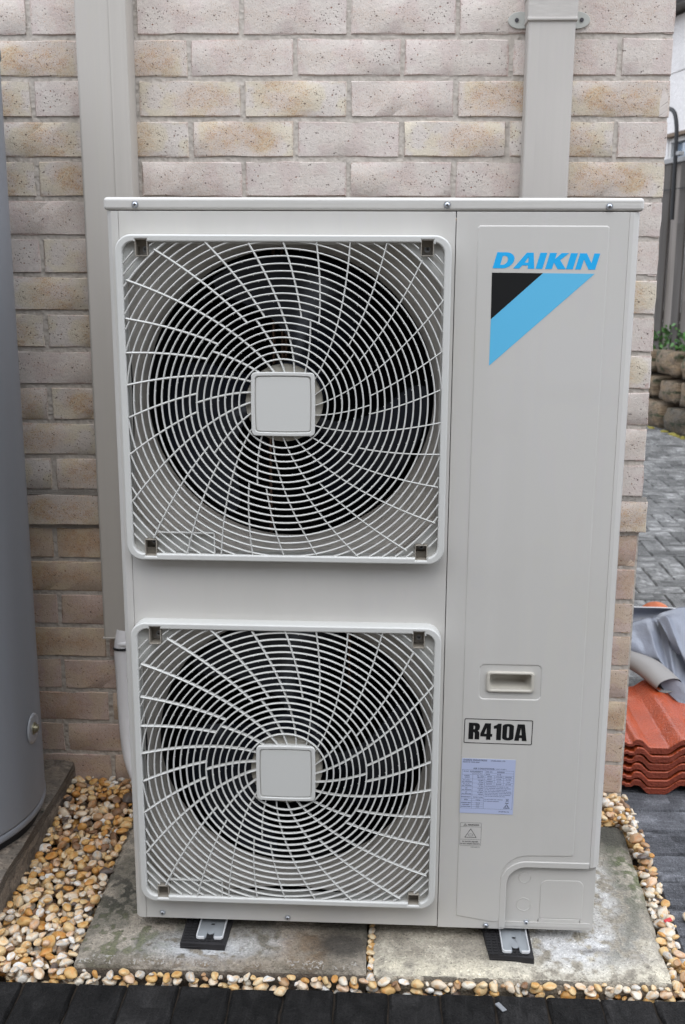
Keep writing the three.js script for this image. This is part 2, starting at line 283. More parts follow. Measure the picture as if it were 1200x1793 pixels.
// ------------------------------------------------------------------ concrete slabs under the unit
function slab(name, label, x0, x1, x1b, z0, z1, fn, seed) {
  const W = x1 - x0, D = z1 - z0, g0 = new THREE.BoxGeometry(1, 1, 1, 90, 6, 60); g0.deleteAttribute('normal'); g0.deleteAttribute('uv');
  const g = mergeVertices(g0), p = g.attributes.position, uv = [];
  for (let i = 0; i < p.count; i++) {
    const u = p.getX(i) + 0.5, h = p.getY(i) + 0.5, w = p.getZ(i) + 0.5;
    const xr = lerp(x1b, x1, w);
    let x = lerp(x0 - 0.012 * (1 - w), xr, u), z = lerp(z0, z1, w), y = -0.03 - (1 - h) * 0.075;
    const e = Math.min((u) * W, (1 - u) * W, (1 - w) * D), n = fbm(x * 22 + 9, z * 22 + y * 30, seed, 3) - 0.5, n2 = fbm(x * 90, z * 90 + y * 90, seed + 3, 3) - 0.5;
    if (h > 0.99) y += n * 0.0035 + n2 * 0.0012 - 0.007 * sstep(0.02, 0, e) * (0.5 + fbm(x * 40, z * 40, seed + 5, 3));
    if (w > 0.99) z += n * 0.008 + n2 * 0.003 - 0.005 * sstep(0.75, 1, h) - 0.004 * sstep(0.6, 0.8, fbm(x * 30, y * 60, seed + 9, 2)) * sstep(0.6, 1, h);
    if (u < 0.01 || u > 0.99) x += n * 0.006 + n2 * 0.002;
    p.setXYZ(i, x, y, z); uv.push((x - x0 + 0.02) / (W + 0.06), (z1 - z + (w > 0.985 ? -(-0.03 - y) : 0) + 0.085) / (D + 0.1));
  }
  g.setAttribute('uv', new THREE.Float32BufferAttribute(uv, 2)); g.computeVertexNormals();
  const W2 = W + 0.06, D2 = D + 0.1;
  const t = concreteTex(1024, 1024, (u, v, f, m, gg) => fn(u * W2 + x0 - 0.02, z1 - (v * D2 - 0.085), f, m, gg, v * D2 - 0.085), seed);
  const o = part(numbered(name), toCreasedNormals(g, 0.9), texMat('stained_concrete', t, 0.93, 0.004), scene); o.userData = {}; tag(o, label, 'concrete slab', 'slabs under the unit'); delete o.userData.group; return o;
}
const blob = (x, z, cx, cz, rx, rz) => Math.exp(-(((x - cx) / rx) ** 2 + ((z - cz) / rz) ** 2));
slab('concrete_slab', 'mossy dark stained concrete slab under the left foot of the air conditioner', -0.1, 0.479, 0.479, -0.47, 0.112, (x, z, f, m, g, d) => {
  let c = mix3([0.31, 0.27, 0.215], [0.17, 0.152, 0.12], sstep(0.36, 0.62, g)); c = mix3(c, [0.075, 0.068, 0.055], 0.5 * sstep(0.5, 0.62, m));
  const P = blob(x, z, 0.15, 0.055, 0.095, 0.05) * sstep(-1, 1, (m - 0.35) * 9); c = mix3(c, [0.42, 0.42, 0.415], Math.min(1, P * 1.25));
  c = mix3(c, [0.36, 0.345, 0.32], Math.min(0.9, 1.1 * blob(x, z, 0.29, 0.03, 0.06, 0.035) * sstep(0.3, 0.6, m)));
  c = mix3(c, [0.15, 0.095, 0.05], Math.min(0.8, blob(x, z, 0.36, 0.04, 0.05, 0.05) * 1.2 * m * 1.6));
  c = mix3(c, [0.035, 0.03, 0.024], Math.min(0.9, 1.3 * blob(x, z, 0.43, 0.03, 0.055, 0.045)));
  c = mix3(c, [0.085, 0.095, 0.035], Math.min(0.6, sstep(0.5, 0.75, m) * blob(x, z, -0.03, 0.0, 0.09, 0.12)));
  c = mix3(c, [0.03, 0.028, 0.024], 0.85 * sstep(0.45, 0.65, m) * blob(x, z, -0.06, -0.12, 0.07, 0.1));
  const fr = sstep(0.085, 0.112, z); c = mix3(c, [0.06, 0.05, 0.038], 0.6 * fr * sstep(0.3, 0.6, m)); c = mix3(c, [0.15, 0.1, 0.055], 0.5 * blob(x, z, 0.2, 0.1, 0.2, 0.02) * m * 2);
  if (z > 0.085 && z < 0.108 && f > 0.6) c = mix3(c, [0.3, 0.285, 0.26], 0.75 * sstep(0.42, 0.6, m));
  if (d < -0.01) c = mix3(c, [0.07, 0.05, 0.035], 0.7);
  return c;
}, 501);
slab('concrete_slab', 'pale weathered concrete slab under the right foot of the air conditioner', 0.496, 1.071, 1.1, -0.47, 0.122, (x, z, f, m, g, d) => {
  let c = mix3([0.4, 0.36, 0.285], [0.27, 0.24, 0.19], sstep(0.38, 0.6, g)); c = mix3(c, [0.16, 0.14, 0.11], 0.5 * sstep(0.52, 0.66, m));
  c = mix3(c, [0.5, 0.45, 0.345], 0.85 * sstep(0.04, 0.1, z) * sstep(0.25, 0.6, m));
  c = mix3(c, [0.5, 0.49, 0.475], Math.min(0.95, 1.3 * blob(x, z, 0.9, 0.0, 0.1, 0.09) * sstep(0.25, 0.6, m)));
  c = mix3(c, [0.47, 0.46, 0.44], Math.min(0.9, 1.1 * blob(x, z, 0.985, -0.2, 0.05, 0.13) * sstep(0.25, 0.6, m)));
  const band = Math.exp(-(((x - (1.045 - 0.1 * sstep(-0.15, 0.1, z) * sstep(-0.3, 0.2, z))) / 0.028) ** 2)); c = mix3(c, [0.13, 0.125, 0.1], 0.8 * band * sstep(0.25, 0.55, m) * sstep(0.12, 0.02, z));
  c = mix3(c, [0.07, 0.085, 0.03], Math.min(0.75, 1.2 * blob(x, z, 1.075, -0.27, 0.035, 0.1) * sstep(0.35, 0.6, m)));
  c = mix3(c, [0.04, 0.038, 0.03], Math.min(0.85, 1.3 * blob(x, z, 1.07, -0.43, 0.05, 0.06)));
  c = mix3(c, [0.09, 0.08, 0.07], 0.8 * blob(x, z, 0.93, 0.03, 0.04, 0.01) * m * 1.6);
  if (d < 0.0) c = mix3(c, [0.15, 0.11, 0.075], 0.65 * sstep(0.25, 0.5, m)); if (d < -0.03) c = mix3(c, [0.06, 0.045, 0.03], 0.6);
  if (d > -0.012 && d < 0.004 && m > 0.52) c = mix3(c, [0.045, 0.04, 0.033], 0.7);
  return c;
}, 521);

// ------------------------------------------------------------------ brick wall of the house
const WZ = -0.615, CX = 1.128, J0 = 1.8102, CH = 0.08708;
{
  const wall = thing('brick_wall', 'pale speckled brick house wall with tan lower courses behind the air conditioner', 'brick wall', [0, 0, 0]);
  const core = new THREE.BoxGeometry(2.33, 2.75, 2.9); { const uv = core.attributes.uv; for (let i = 0; i < uv.count; i++) uv.setXY(i, uv.getX(i) * 2.3, uv.getY(i) * 2.75); }
  core.translate(CX - 0.0018 - 1.165, 1.24, WZ - 0.0036 - 1.45); part('mortar', core, mortar, wall);
  const low = new THREE.BoxGeometry(2.32, 0.95, 0.02); { const uv = low.attributes.uv; for (let i = 0; i < uv.count; i++) uv.setXY(i, uv.getX(i) * 2.3, uv.getY(i) * 0.95); }
  const ST = [], HD = [];
  for (let i = 0; i < 7; i++) { ST.push(blockGeo(0.23, 0.0765, 0.022, 5, 2, 0.0023, 0.0014, rngOf(700 + i), 1)); HD.push(blockGeo(0.11, 0.0765, 0.022, 3, 2, 0.0023, 0.0012, rngOf(720 + i), 0.48, 0.07 * i)); }
  const r = rngOf(77), ret = [[], [], [], []];
  for (let row = -6; row <= 22; row++) {
    const yTop = J0 - (row - 1) * CH, y = yTop - CH / 2, ledge = row === 13, lower = row > 13;
    const zf = WZ + (ledge ? 0.011 : lower ? -0.0004 : 0), xc = CX + (ledge ? 0.011 : lower ? -0.006 : 0);
    const set = lower ? lowerBricks : upperBricks; let x = xc, k = 0;
    while (x > -1.16) {
      const header = ((row % 2) + 2) % 2 === 1 && k === 0, L = header ? 0.11 : 0.23;
      const m = lower ? set[Math.floor(r() * 3)] : set[[0, 1, 2, 3, 4, 5, 1, 2, 3, 4][Math.floor(r() * 10)]];
      const o = part('brick', (header ? HD : ST)[Math.floor(r() * 7)], m, wall);
      o.position.set(x - L / 2, y + (r() - 0.5) * 0.0016, zf + (r() - 0.5) * 0.0016); o.rotation.z = (r() < 0.5 ? Math.PI : 0) + (r() - 0.5) * 0.006; o.scale.x = 1 + (r() - 0.5) * 0.012;
      if (k === 0 && !lower && row < 13) o.scale.y = 1;
      x -= L + 0.0105; k++;
    }
    // return face round the corner
    let z = zf; for (let q = 0; q < 4; q++) { const header = ((row % 2) + 2) % 2 === 0 && q === 0, L = header ? 0.11 : 0.23; const g = (header ? HD : ST)[(q + row + 70) % 7].clone(); g.rotateY(Math.PI / 2); g.translate(xc - 0.0006, y, z - L / 2 - 0.001); z -= L + 0.0105; ret[lower ? 3 : (q + row + 60) % 3].push(g); }
  }
  ret.forEach((a, i) => { if (a.length) { const o = part('return_bricks', merge(a), i === 3 ? lowerBricks[1] : upperBricks[[0, 1, 4][i]], wall); o.userData.kind = 'stuff'; } });
  // sloping mortar on the ledge course
  const gl = gridGeo(60, 1, (u, v) => { const x = lerp(-1.16, CX + 0.008 + 0.002, u), y = J0 - 12 * CH; return [x, y + 0.004 - 0.01 * (v), WZ + lerp(-0.003, 0.009, v) + 0.001 * fbm(x * 40, 1, 3, 2)]; }); part('ledge_mortar', gl, mortar, wall);
  const foot = bx(2.3, 0.14, 0.2, CX - 1.155, J0 - 21.5 * CH - 0.075 - 0.043, WZ - 0.095, 0.006); part('footing', foot, texMat('dark_concrete', concreteTex(512, 128, (u, v, f, m) => mix3([0.1, 0.09, 0.075], [0.05, 0.045, 0.038], m), 541), 0.95, 0.003), wall);  // footing in dark mottled concrete
}

// ------------------------------------------------------------------ tank plinth and tank
{
  const g0 = new THREE.BoxGeometry(1, 1, 1, 24, 5, 40); g0.deleteAttribute('normal'); g0.deleteAttribute('uv'); const g = mergeVertices(g0), p = g.attributes.position, uv = [];
  for (let i = 0; i < p.count; i++) {
    const u = p.getX(i) + 0.5, h = p.getY(i) + 0.5, w = p.getZ(i) + 0.5; let x = lerp(-0.95, -0.297, u), y = lerp(-0.11, 0.048, h), z = lerp(-0.612, 0.04, w);
    const n = fbm(y * 14 + 3, z * 14 + x * 9, 551, 4) - 0.5;
    x += n * 0.012 * (u > 0.99 ? 1 : 0); y += n * 0.006 * (h > 0.99 ? 1 : 0) - (h > 0.99 ? 0.006 * sstep(0.96, 1, u) : 0); z += n * 0.01 * (w > 0.99 ? 1 : 0);
    p.setXYZ(i, x, y, z); uv.push(z * 1.2, (y + (h > 0.99 ? x - 0.3 : 0)) * 1.2);
  }
  g.setAttribute('uv', new THREE.Float32BufferAttribute(uv, 2)); g.computeVertexNormals();
  const t = concreteTex(768, 768, (u, v, f, m, gg) => mix3(mix3([0.235, 0.195, 0.155], [0.165, 0.135, 0.105], sstep(0.3, 0.65, gg)), [0.075, 0.066, 0.055], sstep(0.5, 0.66, m) * 0.7), 553);
  const o = part(numbered('concrete_plinth'), toCreasedNormals(g, 0.8), texMat('brown_concrete', t, 0.94, 0.004), scene); tag(o, 'brownish concrete plinth under the grey tank beside the pebbles', 'plinth');
}
{
  const cx = -0.606, cz = -0.3, Rt = 0.3155;
  const t = thing('water_tank', 'tall dark grey cylindrical tank on a concrete plinth at left edge', 'water tank', [cx, 0.057, cz]);
  const prof = [[Rt - 0.004, 0.03], [Rt - 0.001, 0.033], [Rt, 0.038], [Rt, 1.68]].map(([x, y]) => new THREE.Vector2(x, y));
  part('body', new THREE.LatheGeometry(prof, 128), tankMat, t);
  part('bottom_rim', new THREE.LatheGeometry([[0, 0.012], [Rt - 0.012, 0.012], [Rt - 0.001, 0.014], [Rt + 0.0015, 0.018], [Rt + 0.0015, 0.028], [Rt - 0.002, 0.031]].map(([x, y]) => new THREE.Vector2(x, y)), 128), tankMat, t);
  part('base_ring', new THREE.LatheGeometry([[Rt - 0.02, -0.012], [Rt - 0.012, -0.012], [Rt - 0.012, 0.014]].map(([x, y]) => new THREE.Vector2(x, y)), 96), black, t);
  part('lid', new THREE.LatheGeometry([[0, 1.755], [0.12, 1.752], [0.22, 1.74], [Rt - 0.03, 1.716], [Rt - 0.008, 1.7], [Rt + 0.003, 1.685], [Rt + 0.003, 1.672], [Rt - 0.004, 1.67]].map(([x, y]) => new THREE.Vector2(x, y)), 128), tankMat, t);
  const v = sub('valve_cover', t), ang = 0.03; // faces the viewer's right
  const plate = new THREE.LatheGeometry([[0.0, 0.004], [0.02, 0.004], [0.036, 0.0045], [0.041, 0.003], [0.043, 0.0]].map(([x, y]) => new THREE.Vector2(x, y)), 40); plate.rotateX(Math.PI / 2);
  part('cover_plate', plate, mat('clear_grey_plastic', [0.26, 0.27, 0.29], 0.25, { clearcoat: 0.6 }), v);
  part('brass_fitting', merge([cyl(0.0125, 0.0125, 0.01, 6, 0, 0, 0.008, 'z'), cyl(0.008, 0.008, 0.012, 16, 0, 0, 0.01, 'z'), cyl(0.017, 0.017, 0.004, 24, 0, 0, 0.004, 'z')]), mat('brass', [0.3, 0.28, 0.2], 0.4, { metalness: 0.9 }), v);
  v.position.set(Math.cos(ang) * (Rt + 0.0005), 0.226, Math.sin(ang) * (Rt + 0.0005)); v.rotation.y = Math.PI / 2 - ang; v.scale.setScalar(0.82);
}

// ------------------------------------------------------------------ pipe duct, lagged pipe, downpipe
{
  const t = thing('pipe_duct', 'beige metal cover duct running down the bricks left of the air conditioner', 'duct', [-0.129, 0, WZ]);
  const H = 2.6 - 0.41, y0 = 0.41;
  const sh = new THREE.Shape(); sh.moveTo(-0.057, 0.0015); sh.lineTo(-0.057, 0.064); sh.absarc(-0.051, 0.064, 0.006, Math.PI, Math.PI / 2, true); sh.lineTo(0.051, 0.07); sh.absarc(0.051, 0.064, 0.006, Math.PI / 2, 0, true); sh.lineTo(0.057, 0.0015); sh.closePath();
  const g = new THREE.ExtrudeGeometry(sh, { depth: H, bevelEnabled: false, curveSegments: 5 }); g.rotateX(-Math.PI / 2); g.translate(0, y0, 0);
  { const p = g.attributes.position, uv = g.attributes.uv; for (let i = 0; i < p.count; i++) { p.setZ(i, -p.getZ(i)); uv.setXY(i, p.getX(i) * 4 + p.getZ(i) * 4, p.getY(i) * 0.5); } const ix = []; for (let i = 0; i < p.count; i += 3) ix.push(i, i + 2, i + 1); g.setIndex(ix); g.computeVertexNormals(); }
  part('duct_cover', toCreasedNormals(g, 0.5), duct, t);
  part('lap_strip', bx(0.038, H - 0.002, 0.003, 0.0375, y0 + H / 2 + 0.001, 0.0705, 0.0009), duct, t);
  part('base_lip', bx(0.118, 0.004, 0.0725, 0, y0 + 0.001, 0.0365, 0.0008), duct, t);
}
{
  const t = thing('lagged_pipe', 'white wrapped pipe with black tie emerging below the duct behind the unit', 'pipe', [-0.142, 0, -0.552]);
  part('lagging', tubeAlong([[0.004, 0.43, -0.005], [0.0, 0.4, 0], [-0.002, 0.372, 0], [0.0, 0.3, 0.002], [0.004, 0.2, 0.01], [0.018, 0.1, 0.03], [0.06, 0.02, 0.07]], 0.019, 50, 18), mat('white_foam_wrap', [0.74, 0.73, 0.73], 0.55), t);
  part('lagging_end', new THREE.SphereGeometry(0.0205, 20, 14).scale(1, 0.7, 1).translate(0.002, 0.398, 0), mat('white_foam_wrap', [0.74, 0.73, 0.73], 0.55), t);
  part('black_tie', new THREE.TorusGeometry(0.019, 0.0035, 8, 30).rotateX(Math.PI / 2 - 0.15).translate(-0.001, 0.382, 0), black, t);
}
{
  const t = thing('downpipe', 'beige rectangular downpipe with a lugged joint on the bricks right of centre', 'downpipe', [0.8525, 0, WZ]);
  const g = new RoundedBoxGeometry(0.102, 1.9, 0.054, 3, 0.006); { const p = g.attributes.position, uv = g.attributes.uv; for (let i = 0; i < p.count; i++) uv.setXY(i, p.getX(i) * 4 + p.getZ(i) * 4, p.getY(i) * 0.5); } g.translate(0, 0.9, 0.031); part('pipe', g, pipePaint, t);
  part('joint_sleeve', merge([bx(0.108, 0.05, 0.06, 0, 1.855, 0.032, 0.005), bx(0.1095, 0.008, 0.0615, 0, 1.834, 0.0325, 0.003), bx(0.113, 0.4, 0.064, 0, 2.075, 0.0335, 0.006)]), pipePaint, t);
  for (const s of [-1, 1]) {
    const sh = new THREE.Shape(); sh.absellipse(s * 0.062, 0, 0.028, 0.0178, 0, Math.PI * 2); const lug = sub('lug', t); part('lug_plate', ext(sh, 0.004, 0.001, 0.001).translate(0, 1.842, 0), mat('grey_lug_paint', [0.42, 0.42, 0.385], 0.65), lug);
    part('screw', merge([cyl(0.0045, 0.0045, 0.004, 16, s * 0.071, 1.842, 0.006, 'z'), cyl(0.0022, 0.0022, 0.0005, 6, s * 0.071, 1.842, 0.0083, 'z')]), mat('dark_screw', [0.05, 0.045, 0.05], 0.6), lug);
  }
}

// ------------------------------------------------------------------ air conditioner
const ac = thing('air_conditioner', 'large ivory outdoor air conditioner unit with two round fan grilles', 'air conditioner', [0, 0, 0]);
ac.rotation.y = -0.0072;
function screwGeo(x, y, z, s = 1) {
  const w = cyl(0.0058 * s, 0.0062 * s, 0.0014, 24, x, y, z + 0.0007, 'z'), hd = new THREE.SphereGeometry(0.0044 * s, 18, 8, 0, Math.PI * 2, 0, Math.PI / 2).scale(1, 0.7, 1).rotateX(Math.PI / 2).translate(x, y, z + 0.001);
  return merge([w, hd]);
}
function screwAt(parent, x, y, z, s = 1, name = 'screw') {
  const o = part(name, screwGeo(0, 0, 0, s), zinc, parent); o.position.set(x, y, z);
  part('cross_slot', merge([bx(0.0044 * s, 0.0009, 0.001, 0, 0, 0.0041 * s), bx(0.0009, 0.0044 * s, 0.001, 0, 0, 0.0042 * s)]), darkHole, o);
  return o;
}
const TOPY = 1.4315, CAPB = 1.4098;
{
  // casing
  part('top_cover', merge([new RoundedBoxGeometry(0.949, TOPY - CAPB + 0.001, 0.3295, 4, 0.0065).translate(0.4727, (TOPY + CAPB) / 2, -0.1637)]), paint, ac);
  const L = new THREE.Shape(); L.moveTo(0.001, -0.32); L.lineTo(0.001, -0.017); L.absarc(0.018, -0.017, 0.017, Math.PI, Math.PI / 2, true); L.lineTo(0.0236, 0); L.lineTo(0.0236, -0.0022); L.lineTo(0.018, -0.0022); L.absarc(0.018, -0.017, 0.0148, Math.PI / 2, Math.PI, false); L.lineTo(0.0028, -0.32); L.closePath();
  const up = (shape, y0, y1) => { const g = new THREE.ExtrudeGeometry(shape, { depth: y1 - y0, bevelEnabled: false, curveSegments: 8 }); const p = g.attributes.position; const ix = []; for (let i = 0; i < p.count; i++) { const x = p.getX(i), z = p.getY(i), y = p.getZ(i); p.setXYZ(i, x, y0 + y, z); } for (let i = 0; i < p.count; i += 3) ix.push(i, i + 2, i + 1); g.setIndex(ix); g.computeVertexNormals(); { const uv = g.attributes.uv; for (let i = 0; i < p.count; i++) uv.setXY(i, p.getX(i) + p.getZ(i), p.getY(i)); } return toCreasedNormals(g, 0.5); };
  part('side_panel', up(L, 0.001, CAPB - 0.0015), paint, ac);
  const RX = 0.944;
  const Q = new THREE.Shape(); Q.moveTo(0.9225, -0.0002); Q.absarc(RX - 0.02, -0.0202, 0.02, Math.PI / 2, 0, true); Q.lineTo(RX, -0.32); Q.lineTo(RX - 0.0018, -0.32); Q.lineTo(RX - 0.0018, -0.0202); Q.absarc(RX - 0.02, -0.0202, 0.0182, 0, Math.PI / 2, false); Q.lineTo(0.9225, -0.002); Q.closePath();
  part('side_panel', up(Q, 0.1425, CAPB - 0.0015), paint, ac);
  part('rear_panel', bx(0.94, 1.4, 0.002, 0.4725, 0.705, -0.321), paint, ac);
  part('base_pan', bx(0.93, 0.01, 0.31, 0.468, 0.007, -0.162), paint, ac);
  // fan panel with two square openings
  const F = rrShape(0.024, 0.001, 0.6218, CAPB - 0.0015, 0.001); const hole = (cx, cy, h) => F.holes.push(rrShape(cx - h, cy - h, cx + h, cy + h, 0.018, THREE.Path));
  hole(0.3177, 1.0697, 0.282); hole(0.3177, 0.348, 0.282);
  const fp = ext(F, 0.0012, 0.0006, -0.0024); { const p = fp.attributes.position, uv = fp.attributes.uv; for (let i = 0; i < p.count; i++) uv.setXY(i, p.getX(i), p.getY(i)); } part('fan_panel', fp, paint, ac);
  // service panel
  const sp = new THREE.Shape(); sp.moveTo(0.6232, -0.001); sp.lineTo(0.7575, -0.001); sp.lineTo(0.7575, 0.012); sp.lineTo(0.7565, 0.102); sp.absarc(0.7985, 0.1, 0.042, Math.PI, Math.PI / 2, true); sp.lineTo(0.923, 0.1425); sp.lineTo(0.923, CAPB - 0.0015); sp.lineTo(0.6232, CAPB - 0.0015); sp.closePath();
  sp.holes.push(rrShape(0.708, 0.5185, 0.7925, 0.5535, 0.004, THREE.Path));
  const uvxy = (g) => { const p = g.attributes.position, uv = g.attributes.uv; for (let i = 0; i < p.count; i++) uv.setXY(i, p.getX(i), p.getY(i)); return g; };
  const g1 = uvxy(ext(sp, 0.0012, 0.0006, -0.0024));
  // raised field
  const em = new THREE.Shape(); em.moveTo(0.66, 0.0285); em.absarc(0.664, 0.0305, 0.005, Math.PI, 1.4 * Math.PI); em.lineTo(0.735, 0.0135); em.absarc(0.739, 0.0225, 0.009, -Math.PI / 2, 0); em.lineTo(0.748, 0.1); em.absarc(0.8, 0.112, 0.052, Math.PI, Math.PI / 2, true); em.lineTo(0.881, 0.166); em.absarc(0.884, 0.172, 0.006, -Math.PI / 2, 0); em.lineTo(0.8905, 1.379); em.absarc(0.884, 1.3795, 0.0065, 0, Math.PI / 2); em.lineTo(0.667, 1.386); em.absarc(0.6665, 1.3795, 0.0065, Math.PI / 2, Math.PI); em.closePath();
  em.holes.push(rrShape(0.6925, 0.5005, 0.8075, 0.5685, 0.008, THREE.Path));
  const g2 = uvxy(ext(em, 0.0002, 0.0034, -0.0028, { bt: 0.0034, bs: 0.0032, seg: 5, bo: -0.0032, curve: 12 }));
  // rolled lip along the cut-out
  const lip = []; for (let i = 0; i <= 40; i++) { const t = i / 40; let x, y; if (t < 0.4) { x = 0.7525; y = lerp(0.004, 0.1, t / 0.4); } else if (t < 0.7) { const a = Math.PI - (t - 0.4) / 0.3 * Math.PI / 2; x = 0.7985 + Math.cos(a) * 0.046; y = 0.1 + Math.sin(a) * 0.0465; } else { x = lerp(0.7985, 0.922, (t - 0.7) / 0.3); y = 0.1465; } lip.push([x, y]); }
  const g3 = toCreasedNormals(ribGeo(lip, 0.013, -0.0015, 0.0013, false, true), 0.4);
  part('service_panel', merge([g1, g2, g3]), paint, ac);
  // carrying handle
  const hs = rrShape(0.7042, 0.5146, 0.7956, 0.5565, 0.007); hs.holes.push(rrShape(0.7105, 0.5205, 0.7895, 0.551, 0.004, THREE.Path));
  const hd = sub('handle', ac); part('handle_frame', ext(hs, 0.0035, 0.0025, -0.001, { seg: 4 }), plasticTan, hd);
  part('handle_pocket', merge([gridGeo(10, 8, (u, v) => { const x = lerp(0.71, 0.79, u), y = lerp(0.5195, 0.552, v); return [x, y, -0.004 - 0.028 * sstep(0, 0.3, v) * sstep(0, 0.12, u) * sstep(1, 0.88, u)]; }), bx(0.0805, 0.0012, 0.034, 0.75, 0.5522, -0.019), bx(0.0805, 0.0012, 0.008, 0.75, 0.5192, -0.005), bx(0.0012, 0.033, 0.034, 0.7098, 0.536, -0.019), bx(0.0012, 0.033, 0.034, 0.7902, 0.536, -0.019)]), plasticTan, hd);
  // lower pipe cover
  const pc = sub('pipe_cover', ac);
  const cs = rrShape(0.7585, -0.0045, 0.9375, 0.15, 0.001); const holeTab = rrShape(0.8262, 0.0035, 0.8275, 0.0178, 0.0005, THREE.Path), holeTab2 = rrShape(0.9105, 0.0035, 0.9118, 0.0178, 0.0005, THREE.Path); cs.holes.push(holeTab, holeTab2);
  const c1 = uvxy(ext(cs, 0.0012, 0.0004, -0.0105)); const rp = rrShape(0.829, 0.0235, 0.923, 0.112, 0.002); const rp2 = new THREE.Shape(); rp2.moveTo(0.829, 0.0215); rp2.lineTo(0.915, 0.0215); rp2.lineTo(0.915, 0.094); rp2.absarc(0.901, 0.094, 0.014, 0, Math.PI / 2); rp2.lineTo(0.843, 0.108); rp2.absarc(0.843, 0.094, 0.014, Math.PI / 2, Math.PI); rp2.closePath();
  const c2 = uvxy(ext(rp2, 0.0002, 0.0012, -0.0092)); const ledge = uvxy(ext(rrShape(0.8285, 0.0005, 0.91, 0.0205, 0.0008), 0.0004, 0.0008, -0.0088));
  const trap = new THREE.Shape(); trap.moveTo(0.826, 0.142); trap.lineTo(0.9, 0.142); trap.lineTo(0.893, 0.134); trap.lineTo(0.836, 0.134); trap.closePath(); const c3 = uvxy(ext(trap, 0.002, 0.0015, -0.0105));
  part('cover_plate', merge([c1, c2, c3]), paint, pc); part('bottom_tab', ledge, paint, pc);
  part('cover_side', bx(0.0015, 0.15, 0.31, 0.9378, 0.0725, -0.166), paint, pc);
  for (const [x, y, r] of [[0.797, 0.1122, 0.0118], [0.7965, 0.0512, 0.0142]]) part('knockout', new THREE.TorusGeometry(r, 0.00075, 8, 40, Math.PI * 1.82).rotateZ(0.7).translate(x, y, -0.0088), paint, pc);
  screwAt(ac, 0.0555, 1.4193, 0.0018); screwAt(ac, 0.606, 1.4196, 0.0018); screwAt(ac, 0.8868, 1.4176, 0.0018);
  screwAt(ac, 0.0576, 0.0125, -0.0006); screwAt(ac, 0.3162, 0.0095, -0.0006); screwAt(ac, 0.7209, 0.0062, -0.0006); screwAt(pc, 0.8035, 0.0105, -0.009);
  // small pressed dimples
  const dim = []; for (const [x, y] of [[0.6895, 1.345], [0.8315, 1.343], [0.8455, 1.343], [0.887, 0.425], [0.8845, 0.378], [0.662, 0.379], [0.7715, 0.376], [0.7815, 0.3755]]) dim.push(new THREE.SphereGeometry(0.002, 10, 6).scale(1, 1.2, 0.45).translate(x, y, 0.0001)); dim.forEach((q) => part('dimple', q, paint, ac));
}
// fan compartment (black lining added, fins darkened for the shade inside), shroud, fans, coil
{
  const lin = []; const X0 = 0.026, X1 = 0.612, Z1 = -0.314;
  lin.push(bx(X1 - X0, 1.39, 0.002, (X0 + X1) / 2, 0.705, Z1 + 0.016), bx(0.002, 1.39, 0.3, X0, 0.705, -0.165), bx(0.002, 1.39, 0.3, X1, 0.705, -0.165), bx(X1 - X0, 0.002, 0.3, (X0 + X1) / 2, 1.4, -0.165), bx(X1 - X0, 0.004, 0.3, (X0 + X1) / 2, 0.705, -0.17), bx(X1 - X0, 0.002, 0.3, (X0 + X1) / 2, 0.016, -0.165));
  part('added_dark_lining', merge(lin), black, ac);
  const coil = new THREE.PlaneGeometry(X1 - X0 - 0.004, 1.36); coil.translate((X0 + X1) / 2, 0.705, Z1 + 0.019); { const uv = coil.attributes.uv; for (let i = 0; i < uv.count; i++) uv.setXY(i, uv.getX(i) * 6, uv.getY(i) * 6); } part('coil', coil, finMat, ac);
  for (const [x, y0, y1] of [[0.272, 1.08, 1.36], [0.29, 1.1, 1.36], [0.298, 1.12, 1.36], [0.262, 0.72, 1.0], [0.43, 0.4, 0.68]]) part('copper_pipe', cyl(0.0042, 0.0042, y1 - y0, 10, x, (y0 + y1) / 2, -0.255), copper, ac);
}
function bellmouth(cx, cy) {
  const half = 0.296, prof = [[0.372, -0.0035], [0.357, -0.0035], [0.353, -0.0065], [0.352, -0.016], [0.342, -0.022], [0.324, -0.028], [0.305, -0.038], [0.289, -0.056], [0.28, -0.08], [0.277, -0.115]];
  const zr = (r) => { for (let i = 0; i + 1 < prof.length; i++) if (r <= prof[i][0] && r >= prof[i + 1][0]) return lerp(prof[i][1], prof[i + 1][1], (prof[i][0] - r) / (prof[i][0] - prof[i + 1][0])); return r > 0.372 ? -0.0035 : -0.115; };
  const N = 240, rad = [0.4, ...prof.map((p) => p[0])];
  const g = gridGeo(N, rad.length - 1, (u, v) => {
    const a = u * Math.PI * 2, k = Math.round(v * (rad.length - 1)), lim = half / Math.max(Math.abs(Math.cos(a)), Math.abs(Math.sin(a))); let r = Math.min(rad[k], lim);
    return [cx + Math.cos(a) * r, cy + Math.sin(a) * r, zr(r)];
  });
  return toCreasedNormals(g, 0.6);
}
function fan(parent, cx, cy, rot) {
  const f = sub('fan', parent); f.position.set(cx, cy, 0);
  part('hub', new THREE.LatheGeometry([[0, -0.1], [0.05, -0.102], [0.062, -0.108], [0.066, -0.12], [0.066, -0.2]].map(([x, y]) => new THREE.Vector2(x, y)), 48).rotateX(Math.PI / 2), bladeMat, f);
  for (let b = 0; b < 3; b++) {
    const a0 = rot + b * Math.PI * 2 / 3;
    const g = gridGeo(16, 12, (u, v) => { const r = lerp(0.06, 0.264, u), sweep = 0.55 * u, w = lerp(0.75, 1.5, sstep(0, 1, u)) * (1 - 0.25 * Math.pow(u, 6)); const a = a0 + sweep + (v - 0.5) * w; return [Math.cos(a) * r, Math.sin(a) * r, -0.155 + (v - 0.5) * 0.085 + 0.02 * Math.sin(v * Math.PI)]; });
    part('blade', g, bladeMat, f);
  }
}
